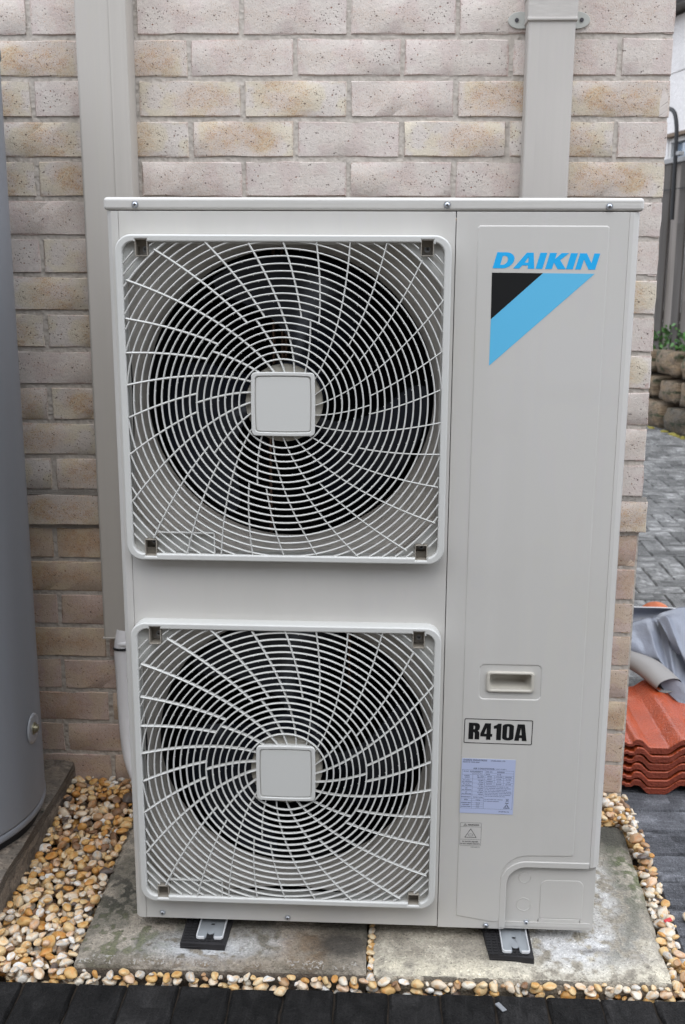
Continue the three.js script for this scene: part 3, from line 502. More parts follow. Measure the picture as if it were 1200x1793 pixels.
function grille(cx, cy, hy, tray, label) {
  const g = sub('fan_grille', ac, label); g.position.set(cx, cy, 0.01);
  const HO = 0.2965, HI = 0.2838;
  const fs = rrShape(-HO, -HO + hy, HO, HO + hy, 0.03); const hp = new THREE.Path(), nw = 0.0103, T0 = HI + hy, B0 = -HI + hy, nt = 0.0045; hp.moveTo(-HI + 0.02, B0);
  for (const [x, q] of [[-0.2516, B0 - nt], [0.254, B0 - nt]]) { hp.lineTo(x - nw, B0); hp.lineTo(x - nw, q); hp.lineTo(x + nw, q); hp.lineTo(x + nw, B0); }
  hp.absarc(HI - 0.02, B0 + 0.02, 0.02, -Math.PI / 2, 0); hp.absarc(HI - 0.02, T0 - 0.02, 0.02, 0, Math.PI / 2);
  for (const [x, q] of [[0.2537, T0 + nt], [-0.2495, T0 + nt]]) { hp.lineTo(x + nw, T0); hp.lineTo(x + nw, q); hp.lineTo(x - nw, q); hp.lineTo(x - nw, T0); }
  hp.absarc(-HI + 0.02, T0 - 0.02, 0.02, Math.PI / 2, Math.PI); hp.absarc(-HI + 0.02, B0 + 0.02, 0.02, Math.PI, 1.5 * Math.PI); fs.holes.push(hp);
  part('frame', ext(fs, 0.0265, 0.0045, -0.011, { bs: 0.003, bt: 0.004, seg: 4, curve: 14 }), plastic, g);
  const clips = [[-0.2495, 0.276], [0.2537, 0.278], [-0.2516, -0.274], [0.254, -0.277]];
  const inClip = (x, y) => clips.some(([a, b]) => Math.abs(x - a) < 0.0115 && (b > 0 ? y > b - 0.017 : y < b + 0.017));
  const ok = (x, y) => Math.abs(x) < HI + 0.001 && Math.abs(y - hy) < HI + 0.001 && !inClip(x, y);
  const dome = (r) => 0.0035 * (1 - (r / 0.3) ** 2);
  // flat webs in the corners
  clips.forEach(([x, y]) => { const sx = Math.sign(x), sy = Math.sign(y), H2 = HI + 0.004, w = 0.0105, top = hy * sy + H2, ar = 0.352, s = new THREE.Shape(), b = Math.abs(y) - 0.016, ax = Math.sqrt(ar * ar - top * top), ay = Math.sqrt(ar * ar - H2 * H2), X = Math.abs(x);
    const P = [[H2, ay], [H2, top], [X + w, top], [X + w, b], [X - w, b], [X - w, top], [ax, top]]; const a0 = Math.atan2(top, ax), a1 = Math.atan2(ay, H2); for (let k = 1; k < 12; k++) { const q = lerp(a0, a1, k / 12); P.push([Math.cos(q) * ar, Math.sin(q) * ar]); }
    P.forEach(([p, q], i) => i ? s.lineTo(p * sx, q * sy) : s.moveTo(p * sx, q * sy)); s.closePath(); part('corner_web', ext(s, 0.0018, 0, 0.002), plastic, g); });
  // concentric rings
  for (let i = 0; i < 24; i++) {
    const r = 0.0805 + i * 0.01286, N = r < 0.28 ? 120 : 420, pts = []; for (let k = 0; k < N; k++) { const a = k / N * Math.PI * 2; pts.push([Math.cos(a) * r, Math.sin(a) * r]); }
    const zf = 0.0165 + dome(r), zb = zf - 0.005, w = i === 21 ? 0.0036 : 0.00285; let geos = [];
    if (pts.every(([x, y]) => ok(x, y))) geos.push(ribGeo(pts, w, zb, zf, true));
    else { let s = pts.findIndex(([x, y]) => !ok(x, y)), run = []; for (let k = 0; k <= N; k++) { const q = pts[(s + k) % N]; if (k < N && ok(...q)) run.push(q); else { if (run.length > 2) geos.push(ribGeo(run, w, zb, zf)); run = []; } } }
    geos.forEach((q) => part('ring', q, plastic, g));
  }
  // swirled vanes
  const W = (a) => 0.00265 + 0.00115 * Math.cos(a - 2.65);
  const vane = (deg, r0, r1) => {
    let pts = []; const n = 44;
    for (let k = 0; k <= n; k++) { const r = lerp(r0, r1, k / n), a = (deg + 20 * Math.log(r / 0.2603)) * Math.PI / 180, x = Math.cos(a) * r, y = Math.sin(a) * r; if (Math.abs(x) > HI + 0.001 || Math.abs(y - hy) > HI + 0.001 || (r > 0.25 && inClip(x, y)) || r > 0.3535) { if (pts.length > 1) pts.push([lerp(pts.at(-1)[0], x, 0.45), lerp(pts.at(-1)[1], y, 0.45), a]); break; } pts.push([x, y, a]); }
    if (pts.length > 2) part('vane', ribGeo(pts, (t) => W(pts[Math.round(t * (pts.length - 1))][2]), 0.0095, 0.0162 + dome(0.2)), plastic, g);
  };
  for (let k = 0; k < 30; k++) vane(3.9 + 12 * k, k % 3 === 2 ? 0.056 : 0.1565, 0.3535);
  for (let k = 0; k < 10; k++) vane(3.9 + 12 * 2 + 18 + 36 * k, 0.056, 0.159);
  const nubs = []; for (let i = 2; i < 21; i++) for (let k = 0; k < 15; k++) { const r = 0.0805 + i * 0.01286, a = (9.9 + 24 * k + 31 * Math.log(r / 0.26)) * Math.PI / 180, x = Math.cos(a) * r, y = Math.sin(a) * r; if (ok(x * 1.02, y * 1.02)) nubs.push(new THREE.OctahedronGeometry(0.0017, 0).translate(x * (1 - 0.0013 / r), y * (1 - 0.0013 / r), 0.0148 + dome(r))); }
  part('nub', merge(nubs), plastic, g).userData.kind = 'stuff';
  // centre cap
  const bulge = (h, b, r, Cls = THREE.Shape) => { const s = new Cls(), q = h - r; s.moveTo(-q, -h); s.quadraticCurveTo(0, -h - b, q, -h); s.quadraticCurveTo(h, -h, h, -q); s.quadraticCurveTo(h + b, 0, h, q); s.quadraticCurveTo(h, h, q, h); s.quadraticCurveTo(0, h + b, -q, h); s.quadraticCurveTo(-h, h, -h, q); s.quadraticCurveTo(-h - b, 0, -h, -q); s.quadraticCurveTo(-h, -h, -q, -h); return s; };
  const cap = sub('centre_cap', g);
  part('cap_base', ext(bulge(0.0565, 0.0016, 0.009), 0.01, 0.002, 0.0085, { seg: 3, curve: 16 }), plastic, cap);
  const rim = bulge(0.0572, 0.0016, 0.009); rim.holes.push(bulge(0.0503, 0.0018, 0.006, THREE.Path));
  part('cap_rim', ext(rim, 0.0025, 0.0016, 0.0205, { seg: 3, curve: 16 }), plastic, cap);
  part('cap_face', ext(bulge(0.0488, 0.0018, 0.006), 0.002, 0.0012, 0.0198, { seg: 3, curve: 16 }), plastic, cap);
  const hub = []; for (let k = 0; k <= 22; k++) { const r = 0.07 - k * 0.00095; hub.push(new THREE.Vector2(r, 0.006 + (k % 2) * 0.0012 + k * 0.00012)); } hub.unshift(new THREE.Vector2(0.0705, -0.006)); hub.push(new THREE.Vector2(0.001, 0.0088));
  part('hub_disc', new THREE.LatheGeometry(hub, 72).rotateX(Math.PI / 2), plasticTan, g);
  // screw pockets in the corners
  for (const [x, y] of clips) {
    const top = y > 0, w = 0.0105, y0 = top ? y - 0.016 : hy - HI - 0.0042, y1 = top ? hy + HI + 0.0042 : y + 0.0165, yc = (y0 + y1) / 2, h = y1 - y0, c = sub('screw_pocket', g);
    part('pocket', merge([bx(0.0012, h, 0.032, x - w, yc, 0.0005), bx(0.0012, h, 0.032, x + w, yc, 0.0005), bx(2 * w + 0.0012, 0.0012, 0.032, x, y0, 0.0005), bx(2 * w + 0.0012, 0.0012, 0.032, x, y1, 0.0005), bx(2 * w + 0.0012, h, 0.0015, x, yc, -0.0155), bx(2 * w, 0.011, 0.012, x, top ? y1 - 0.006 : y0 + 0.006, -0.009), new THREE.TorusGeometry(0.0068, 0.0007, 6, 24).translate(x + 0.001, top ? y - 0.005 : y + 0.007, -0.0146)]), pocketMat, c);
    const s = screwAt(c, x + 0.001, top ? y - 0.005 : y + 0.007, -0.0146, 0.9);
  }
  if (tray) { const x0 = -0.2385, x1 = -0.1315, y1 = -0.243, y0 = -0.283; part('plate_tray', merge([bx(x1 - x0, 0.0022, 0.008, (x0 + x1) / 2, y1, 0.012), bx(0.0022, y1 - y0, 0.008, x1, (y0 + y1) / 2, 0.012), bx(x1 - x0, y1 - y0, 0.0012, (x0 + x1) / 2, (y0 + y1) / 2, 0.003)]), plastic, g); }
  return g;
}
for (const [cx, cy, hy, rot, lab] of [[0.3186, 1.0710, 0.0, -1.05, 'upper fan grille'], [0.3181, 0.3478, 0.0062, -0.75, 'lower fan grille']]) {
  part('fan_shroud', bellmouth(0.3177, cy - 0.002 + hy * 0.5), shroudMat, ac); fan(ac, cx, cy, rot); grille(cx, cy, hy, true, lab);
}
// feet
for (const [x, ] of [[0.161], [0.7775]]) {
  const f = sub('foot', ac); const w = 0.0265, zf = x < 0.5 ? 0.0435 : 0.0575;
  const s = new THREE.Shape(); const r = 0.0055, sw = 0.0075; // plan view: x, forward
  s.moveTo(-w, -0.05); s.lineTo(-w, zf - r); s.absarc(-w + r, zf - r, r, Math.PI, Math.PI / 2, true); s.lineTo(-sw - 0.002, zf); s.lineTo(-sw, zf - 0.004); s.lineTo(-sw, zf - 0.022); s.absarc(0, zf - 0.022, sw, Math.PI, 0, true); s.lineTo(sw, zf - 0.004); s.lineTo(sw + 0.002, zf); s.lineTo(w - r, zf); s.absarc(w - r, zf - r, r, Math.PI / 2, 0, true); s.lineTo(w, -0.05); s.closePath();
  const h = new THREE.Path(); h.absellipse(0, zf - 0.049, 0.0042, 0.0034, 0, Math.PI * 2); s.holes.push(h);
  const g = ext(s, 0.0016, 0.0004, 0, { curve: 10 }); g.rotateX(-Math.PI / 2); g.scale(1, 1, -1); { const ix = [], p = g.attributes.position; for (let i = 0; i < p.count; i += 3) ix.push(i, i + 2, i + 1); g.setIndex(ix); } g.translate(x, -0.0158, 0);
  part('foot_plate', toCreasedNormals(g, 0.6), galv, f);
  const edge = []; edge.push([-w, -0.05]); edge.push([-w, zf - r]); for (let k = 1; k <= 6; k++) { const a = Math.PI - k / 6 * Math.PI / 2; edge.push([-w + r + Math.cos(a) * r, zf - r + Math.sin(a) * r]); } edge.push([-sw - 0.003, zf]);
  const mk = (sg) => { const rb = ribGeo(edge.map(([a, b]) => [sg * a, b]), 0.0022, 0, 0.0062); rb.rotateX(-Math.PI / 2); rb.scale(1, 1, -1); rb.computeVertexNormals(); rb.translate(x, -0.0152, 0); return rb; };
  part('foot_flange', mk(1), galvEdge, f); part('foot_flange', mk(-1), galvEdge, f);
}
// rubber pads the feet stand on
function pad(label, pts, hgt) { const s = poly(pts.map(([x, z]) => [x, -z])); const g = ext(s, hgt - 0.002, 0.001, 0, { seg: 2 }); g.rotateX(-Math.PI / 2); const t = thing('rubber_pad', label, 'rubber pad', [0, -0.0325, 0]);
  part('pad', g, rubber, t); const ribs = [], xs = pts.map((p) => p[0]), zs = pts.map((p) => p[1]), x0 = Math.min(...xs) + 0.006, x1 = Math.max(...xs) - 0.006, z0 = Math.min(...zs), z1 = Math.max(...zs) - 0.004; for (let z = z0 + 0.004; z < z1; z += 0.009) for (let x = x0; x < x1; x += 0.012) ribs.push(bx(0.009, 0.0012, 0.006, x + 0.003, hgt + 0.0004, z)); part('tread', merge(ribs), rubber, t); part('seam', merge([ribGeo([[pts[0][0] + 0.001, 0], [pts[1][0] - 0.001, 0]], 0.0012, -0.0006, 0.0006)]).translate(0, hgt * 0.5, (pts[0][1] + pts[1][1]) / 2 + 0.0004), rubber, t); return t; }
pad('black rubber pad under the left front foot on the stained slab', [[0.103, 0.056], [0.194, 0.061], [0.198, -0.04], [0.103, -0.045]], 0.0165);
pad('black rubber pad under the right front foot on the pale slab', [[0.7245, 0.066], [0.811, 0.075], [0.812, -0.035], [0.716, -0.038]], 0.0165);

// ------------------------------------------------------------------ lettering on the unit
{
  const FZ = 0.0009; // face of the raised field
  const logo = sub('logo', ac); const blue = mat('logo_blue', [0.006, 0.37, 0.74], 0.5), sky = mat('logo_light_blue', [0.1, 0.44, 0.68], 0.5), blk = mat('logo_black', [0.006, 0.006, 0.006], 0.6, { specularIntensity: 0.5 });
  const H = 0.0276, x0 = 0.6886, y0 = 1.3121, K = 0.27, sc = (0.8755 - 0.6886 - 0.0075) / 6.5; const at = (o) => ([x, y]) => [x0 + (o + x) * sc + K * y * H, y0 + y * H - (o + x) * sc * 0.009];
  const letter = (o, outer, inner) => { const s = poly(outer.map(at(o))); if (inner) s.holes.push(poly(inner.map(at(o)), THREE.Path)); part('letter', ext(s, 0.0003, 0, FZ), blue, logo); };
  const arc = (cx, cy, rx, ry, a0, a1, n = 12) => Array.from({ length: n + 1 }, (_, i) => { const a = lerp(a0, a1, i / n); return [cx + Math.cos(a) * rx, cy + Math.sin(a) * ry]; });
  letter(0, [[0, 0], [0.6, 0], ...arc(0.6, 0.5, 0.62, 0.5, -Math.PI / 2, Math.PI / 2, 16), [0, 1]], [[0.42, 0.22], [0.42, 0.78], [0.55, 0.78], ...arc(0.55, 0.5, 0.27, 0.28, Math.PI / 2, -Math.PI / 2, 12), [0.55, 0.22]]);
  letter(1.3, [[0, 0], [0.4, 0], [0.53, 0.2], [0.88, 0.2], [0.93, 0], [1.35, 0], [1.0, 1], [0.58, 1]], [[0.62, 0.38], [0.77, 0.72], [0.85, 0.38]]);
  const I = [[0, 0], [0.43, 0], [0.43, 1], [0, 1]]; letter(2.73, I);
  letter(3.34, [[0, 0], [0.43, 0], [0.43, 0.4], [0.79, 0], [1.31, 0], [0.78, 0.56], [1.2, 1], [0.74, 1], [0.43, 0.62], [0.43, 1], [0, 1]]);
  letter(4.66, I);
  letter(5.24, [[0, 0], [0.36, 0], [0.36, 0.62], [0.84, 0], [1.26, 0], [1.26, 1], [0.9, 1], [0.9, 0.4], [0.42, 1], [0, 1]]);
  part('black_triangle', ext(poly([[0.6877, 1.3046], [0.6885, 1.2231], [0.7773, 1.304]]), 0.0003, 0, FZ), blk, logo);
  part('blue_stripe', ext(poly([[0.7775, 1.304], [0.6885, 1.2229], [0.6883, 1.1407], [0.8678, 1.3033]]), 0.0003, 0, FZ), sky, logo);
  // R410A sticker
  const st = sub('refrigerant_label', ac); st.position.set(0.7307, 0.4318, FZ); st.rotation.z = -0.012;
  const bd = rrShape(-0.0662, -0.0258, 0.0662, 0.0258, 0.003); bd.holes.push(rrShape(-0.0648, -0.0244, 0.0648, 0.0244, 0.002, THREE.Path)); part('border', ext(bd, 0.0003), blk, st);
  const h = 0.0345, yb = -0.0175, L = (o, outer, ...inn) => { const f = ([x, y]) => [o + x, yb + y * h]; const s = poly(outer.map(f)); inn.forEach((q) => s.holes.push(poly(q.map(f), THREE.Path))); part('letter', ext(s, 0.0003), blk, st); };
  L(-0.0575, [[0, 0], [0.0095, 0], [0.0095, 0.43], [0.0108, 0.43], [0.0122, 0.36], [0.0122, 0], [0.0213, 0], [0.0213, 0.36], [0.0205, 0.47], [0.0175, 0.53], [0.0208, 0.6], [0.0216, 0.7], [0.0216, 0.82], [0.0205, 0.92], [0.018, 0.98], [0.014, 1], [0, 1]], [[0.0095, 0.6], [0.0095, 0.83], [0.0113, 0.82], [0.0122, 0.78], [0.0122, 0.66], [0.0113, 0.61]]);
  L(-0.0345, [[0.0115, 0], [0.02, 0], [0.02, 0.19], [0.0232, 0.19], [0.0232, 0.36], [0.02, 0.36], [0.02, 1], [0.0085, 1], [0, 0.36], [0, 0.19], [0.0115, 0.19]], [[0.0075, 0.36], [0.0118, 0.73], [0.0118, 0.36]]);
  L(-0.0095, [[0.006, 0], [0.0152, 0], [0.0152, 1], [0.0085, 1], [0.006, 0.91], [0.0005, 0.85], [0.0005, 0.68], [0.006, 0.69]]);
  L(0.008, [...arc(0.011, 0.85, 0.011, 0.15, 0, Math.PI, 10), ...arc(0.011, 0.15, 0.011, 0.15, Math.PI, 2 * Math.PI, 10)], [...arc(0.011, 0.79, 0.0021, 0.06, Math.PI, 0, 6), ...arc(0.011, 0.21, 0.0021, 0.06, 0, -Math.PI, 6)]);
  L(0.0315, [[0, 0], [0.0092, 0], [0.0098, 0.17], [0.0145, 0.17], [0.0151, 0], [0.0243, 0], [0.0192, 1], [0.0055, 1]], [[0.0101, 0.34], [0.0121, 0.8], [0.0141, 0.34]]);
  // rating plate
  const canvas = (w, hh, draw) => { const c = document.createElement('canvas'); c.width = w; c.height = hh; const x = c.getContext('2d'); draw(x); const t = new THREE.CanvasTexture(c); t.colorSpace = THREE.SRGBColorSpace; t.anisotropy = 8; return t; };
  const rt = canvas(1040, 1180, (c) => {
    c.fillStyle = '#aab2cc'; c.fillRect(0, 0, 1040, 1180); c.fillStyle = '#20222e'; c.strokeStyle = '#4a4e62'; c.textBaseline = 'middle';
    const T = (s, x, y, px, bold, al = 'left') => { c.font = `${bold ? 'bold ' : ''}${px}px sans-serif`; c.textAlign = al; c.fillText(s, x, y); };
    c.save(); c.transform(1, 0, -0.2, 1, 0, 0); T('DAIKIN INDUSTRIES', 36, 34, 48, true); c.restore(); T('(THAILAND) LTD.', 560, 38, 36, true); T('MADE IN THAILAND', 20, 78, 34, true);
    T('AIR CONDITIONER', 230, 212, 46, true); T('( HEAT PUMP )', 640, 214, 36, false);
    c.lineWidth = 4; const ln = (a, b, d, e) => { c.beginPath(); c.moveTo(a, b); c.lineTo(d, e); c.stroke(); }; c.strokeRect(16, 244, 1000, 830); ln(460, 244, 460, 1074);
    const ys = [244, 344, 438, 524, 612, 700, 782, 860, 905, 950, 990, 1032]; ys.forEach((y) => ln(16, y, 460, y)); ln(225, 344, 225, 1074);
    T('MODEL', 40, 278, 34); T('RZQ200MY1', 170, 280, 44, true); T('OUTDOOR UNIT', 210, 322, 28);
    const rows = [['POWER', 'SUPPLY', '3N~ 50Hz', '380-415V'], ['P.S. (H.P.)', 'OIL PRESSURE', '3.3 MPa', '33 bar'], ['P.S. (L.P.)', 'OIL PRESSURE', '3.3 MPa', '33 bar'], ['HP', 'OIL PRESSURE', '4.0 MPa', '40 bar'], ['LP', 'OIL PRESSURE', '4.0 MPa', '40 bar']];
    rows.forEach((q, i) => { const y = ys[i + 1] + 26; T(q[0], 110, y, 30, true, 'center'); T(q[1], 118, y + 36, 28, true, 'center'); T(q[2], 440, y, 30, true, 'right'); T(q[3], 440, y + 36, 30, true, 'right'); });
    [['REFRIGERANT', 'R410A  5.0 kg'], ['MASS', '118 kg'], ['CURRENT MAX', '16.5 A'], ['FUSE AMP', '25 A'], ['PROTECTION', 'IP24']].forEach((q, i) => { const y = 802 + [0, 60, 126, 168, 212][i] + 22; T(q[0], 112, y + 4, 28, true, 'center'); T(q[1], 345, y + 4, 30, true, 'center'); });
    [[244, 300], [300, 352], [352, 402], [402, 452], [452, 506], [506, 560]].forEach(([a, b]) => ln(460, b, 1016, b)); ln(645, 352, 645, 560); ln(825, 352, 825, 560);
    T('SER. NO.', 480, 274, 32, true); T('E000000', 690, 274, 38, true); T('DATE', 480, 328, 32, true); T('10. 08', 690, 328, 30, true);
    [['MODE', 'COOLING', 'HEATING'], ['INPUT', '6.2 kW', '6.1 kW'], ['CURRENT', '9.7 A', '9.4 A'], ['OUTPUT', '20.0 kW', '22.4 kW']].forEach((q, i) => { const y = 378 + i * 52; T(q[0], 552, y, 30, true, 'center'); T(q[1], 735, y, 29, true, 'center'); T(q[2], 920, y, 29, true, 'center'); });
    c.fillStyle = '#343849'; ['THE REFRIGERANT IS LOADED TO THIS', 'UNIT. MAXIMUM OPERATION IS BETWEEN', '15 AND 46 C OF A CERTAIN OUTSIDE', 'AIR. AND CHARGE MORE AS PIPES REQUIRE.', 'USE A VACUUM PUMP TO DRY PIPES BEFORE', 'THE VALVE IS OPENED. READ THE MANUAL', 'UNIT IS FOR OUTDOOR USE ONLY.'].forEach((s, i) => T(s, 474, 590 + i * 35, 25, true)); ['DO NOT VENT GAS. SERVICE', 'BY TRAINED PERSONS.'].forEach((s, i) => T(s, 474, 868 + i * 40, 27, true));
    c.fillStyle = '#20222e'; c.lineWidth = 5; c.strokeStyle = '#20222e'; c.strokeRect(900, 850, 36, 44); ln(885, 842, 948, 912); ln(948, 842, 885, 912); c.fillRect(880, 930, 66, 14);
    c.lineWidth = 9; c.beginPath(); c.moveTo(910, 966); c.lineTo(965, 1046); c.lineTo(855, 1046); c.closePath(); c.stroke(); c.lineWidth = 6; c.beginPath(); c.arc(910, 1018, 22, 0, 7); c.stroke();
    T('3P180794-17E', 760, 1126, 32, true);
  });
  const rl = new THREE.Group(); rl.name = 'x'; const rp = part('rating_label', bx(0.105, 0.1175, 0.0005, 0, 0, 0).translate(0, 0, 0), [null], ac); const lm = mat('label_paper', [1, 1, 1], 0.5, { map: rt }), le = mat('label_edge', [0.5, 0.52, 0.6], 0.6); rp.material = [le, le, le, le, lm, le]; rp.position.set(0.7138, 0.3152, FZ + 0.0003); rp.rotation.z = -0.013;
  const wt = canvas(420, 560, (c) => {
    c.clearRect(0, 0, 420, 560); c.strokeStyle = c.fillStyle = '#2b2a2a'; c.lineWidth = 4; c.beginPath(); c.roundRect(4, 4, 412, 498, 26); c.stroke(); c.beginPath(); c.moveTo(4, 92); c.lineTo(416, 92); c.moveTo(4, 366); c.lineTo(416, 366); c.stroke();
    c.textBaseline = 'middle'; c.font = 'bold 46px sans-serif'; c.fillText('WARNING', 150, 50); c.lineWidth = 5; c.beginPath(); c.moveTo(100, 24); c.lineTo(130, 72); c.lineTo(70, 72); c.closePath(); c.stroke(); c.font = 'bold 34px sans-serif'; c.fillText('!', 94, 56);
    c.lineWidth = 9; c.beginPath(); c.moveTo(210, 136); c.lineTo(322, 320); c.lineTo(98, 320); c.closePath(); c.stroke(); c.lineWidth = 5; c.beginPath(); c.ellipse(210, 268, 48, 24, 0, 0, 7); c.stroke();
    c.font = 'bold 38px sans-serif'; c.textAlign = 'center'; c.fillText('TO AVOID INJURY,', 210, 414); c.fillText('DO NOT INSERT STICK ETC.', 212, 462, 390); c.font = '28px sans-serif'; c.fillText('3SB66348-77A', 310, 532);
  });
  const wl = part('warning_label', new THREE.PlaneGeometry(0.0425, 0.0567), mat('printed_film', [1, 1, 1], 0.45, { map: wt, transparent: true }), ac); wl.position.set(0.6838, 0.2078, FZ + 0.0003); wl.rotation.z = -0.004;
}

// ------------------------------------------------------------------ pebbles
{
  const r = rngOf(909), geos = [];
  for (let i = 0; i < 7; i++) {
    const g = mergeVertices((() => { const q = new THREE.IcosahedronGeometry(1, 3); q.deleteAttribute('normal'); q.deleteAttribute('uv'); return q; })(), 1e-4), p = g.attributes.position, uv = [];
    const fl = rr(0.5, 0.78, r), sk = rr(-0.25, 0.25, r), eg = rr(-0.22, 0.22, r), ln = [0, 1, 2, 3].map(() => [rr(-1, 1, r), rr(-1, 1, r), rr(-1, 1, r), rr(0.55, 0.95, r)]);
    for (let k = 0; k < p.count; k++) {
      let x = p.getX(k), y = p.getY(k), z = p.getZ(k); uv.push(Math.atan2(z, x) / 6.283 + 0.5, y * 0.35 + 0.5);
      const s = 0.84 + 0.34 * (fbm(x * 1.4 + 7 * i + 5, y * 1.4 + z * 1.1 + 3, 31 + i, 2)); x *= s; y *= s; z *= s;
      for (const [a, b, c, d] of ln) { const l = Math.hypot(a, b, c), q = (x * a + y * b + z * c) / l - d; if (q > 0) { x -= a / l * q * 0.8; y -= b / l * q * 0.8; z -= c / l * q * 0.8; } }
      z = z * (0.74 + 0.12 * Math.sin(i)) * (1 + eg * x); y = y * fl * (1 + eg * x * 0.6) + sk * 0.15 * x * x;
      p.setXYZ(k, x, y, z);
    }
    g.setAttribute('uv', new THREE.Float32BufferAttribute(uv, 2)); g.computeVertexNormals(); geos.push(g);
  }
  const pt = [0, 1, 2].map((q) => tex(256, 128, (u, v) => { const n = fbm(u * 6, v * 4, 921 + q * 9, 4), f = fbm(u * 40, v * 22, 925 + q * 9, 3), s = sstep(0.5, 0.72, fbm(u * 9 + 3, v * 5, 927 + q * 9, 4)); const k = 0.74 + 0.4 * n + 0.12 * (f - 0.5); return [k, k * (1 - 0.22 * s), k * (1 - 0.42 * s), f]; }));
  const cols = [[0.62, 0.6, 0.56], [0.58, 0.52, 0.42], [0.57, 0.45, 0.28], [0.54, 0.385, 0.19], [0.5, 0.31, 0.115], [0.45, 0.235, 0.065], [0.34, 0.21, 0.11], [0.19, 0.11, 0.06], [0.46, 0.43, 0.38], [0.56, 0.46, 0.34], [0.1, 0.08, 0.07], [0.52, 0.37, 0.25]];
  const wt = [11, 14, 15, 13, 10, 5, 4.5, 3, 7, 10, 2, 5], tot = wt.reduce((a, b) => a + b);
  const pick = () => { let q = r() * tot; for (let i = 0; i < wt.length; i++) { q -= wt[i]; if (q < 0) return i; } return 2; };
  const mats = cols.map((c, i) => texMat('pebble_stone', pt[i % 3], 0.55, 0.0004, { tint: c.map((x) => x * 1.12) }));
  // floor of the bed and the region it fills
  const bedTop = (x, z) => -0.083 + 0.04 * sstep(-0.2, -0.6, z) * sstep(0.3, -0.1, x) + 0.012 * sstep(-0.35, -0.6, z) * sstep(0.5, 1.0, x);
  const pave = (x) => 0.139 + 0.0 * x;
  const inside = (x, z) => {
    if (z > pave(x) || z < -0.612) return false;
    if (x < -0.3 && z < 0.045) return false; if (x < -0.52 || x > 1.137 - 0.016 * sstep(-0.35, 0.1, z)) return false;
    if (z < 0.118 && z > -0.475) { if (x > -0.106 && x < 0.4795) return false; if (x > 0.4955 && x < lerp(1.1, 1.073, sstep(-0.47, 0.122, z))) return false; }
    return true;
  };
  const cs = 0.003, gx0 = -0.55, gz0 = -0.64, GW = 575, GH = 275, hm = new Float32Array(GW * GH).fill(9);
  for (let j = 0; j < GH; j++) for (let i = 0; i < GW; i++) { const x = gx0 + i * cs, z = gz0 + j * cs; hm[j * GW + i] = inside(x, z) ? bedTop(x, z) : 9; }
  const bedG = []; // earth under the pebbles
  const gm = struct('gravel_bed', new THREE.Group());
  part('bed_soil', gridGeo(60, 40, (u, v) => { const x = lerp(-0.6, 1.16, u), z = lerp(0.16, -0.62, v); return [x, Math.min(-0.084, -0.084) + 0.9 * (bedTop(x, z) + 0.083) , z]; }), soil, gm);
  const q = new THREE.Quaternion(), e = new THREE.Euler(), list = [];
  const cap = (x, z) => { // how high the pile may reach
    if (z > 0.06 && x > -0.2) return -0.042; if (x > 1.0) return z < -0.3 ? -0.012 : -0.032; if (x > 0.4) return -0.035; return -0.028 + 0.03 * sstep(-0.25, -0.6, z) - 0.008 * sstep(0.05, 0.14, z); };
  let fails = 0;
  while (list.length < 3000 && fails < 9000) {
    let best = null; const a = (0.0092 + 0.0105 * r() * (0.35 + 0.65 * r())) * (r() < 0.12 ? 1.25 : r() < 0.07 ? 0.5 : 1), b = a * rr(0.58, 0.9, r), hgt = a * rr(0.45, 0.68, r);
    for (let t = 0; t < 9; t++) {
      let x, z; const w = r();
      if (w < 0.52) { x = rr(-0.5, -0.06, r); z = rr(-0.61, 0.14, r); } else if (w < 0.72) { x = rr(-0.5, 1.14, r); z = rr(0.105, 0.14, r); } else if (w < 0.93) { x = rr(1.05, 1.14, r); z = rr(-0.61, 0.14, r); } else if (w < 0.96) { x = rr(0.478, 0.497, r); z = rr(-0.3, 0.13, r); } else { x = rr(-0.1, 1.1, r); z = rr(-0.61, -0.47, r); }
      if (!inside(x, z)) continue;
      const ang = r() * Math.PI, ca = Math.cos(ang), sa = Math.sin(ang); let top = -9, block = 0, cnt = 0;
      for (let dj = -1; dj <= 1.001; dj += 0.25) for (let di = -1; di <= 1.001; di += 0.25) {
        const rad = di * di + dj * dj; if (rad > 1) continue; const px = x + ca * di * a - sa * dj * b, pz = z + sa * di * a + ca * dj * b, i = Math.round((px - gx0) / cs), j = Math.round((pz - gz0) / cs); cnt++;
        const h = i < 0 || j < 0 || i >= GW || j >= GH ? 9 : hm[j * GW + i]; if (h > 5) { block++; continue; } const need = h + hgt * Math.sqrt(1 - rad) * 0.72; if (need > top) top = need;
      }
      if (block > cnt * 0.14) continue;
      if (top + hgt * 0.6 > cap(x, z) + 0.006) continue;
      const score = top + r() * 0.004; if (!best || score < best.score) best = { x, z, y: top, a, b, hgt, ang, score };
    }
    if (!best) { fails++; continue; }
    const { x, z, y, ang } = best, ca = Math.cos(ang), sa = Math.sin(ang);
    for (let dj = -1; dj <= 1.001; dj += 0.12) for (let di = -1; di <= 1.001; di += 0.12) { const rad = di * di + dj * dj; if (rad > 1) continue; const i = Math.round((x + ca * di * a - sa * dj * b - gx0) / cs), j = Math.round((z + sa * di * a + ca * dj * b - gz0) / cs); if (i < 0 || j < 0 || i >= GW || j >= GH) continue; const k = j * GW + i; if (hm[k] < 5) hm[k] = Math.max(hm[k], y + hgt * Math.sqrt(1 - rad) * 0.9); }
    list.push(best);
  }
  const camP = camera.position, vis = (p) => { const i = Math.round((p.x - gx0) / cs), j = Math.round((p.z - gz0) / cs), k = j * GW + i; const buried = hm[k] - p.y > p.hgt * 1.35; const hid = (p.x > 0.0 && p.x < 0.95 && p.z < -0.02); return (buried ? -1 : 0) + (hid ? -2 : 0); };
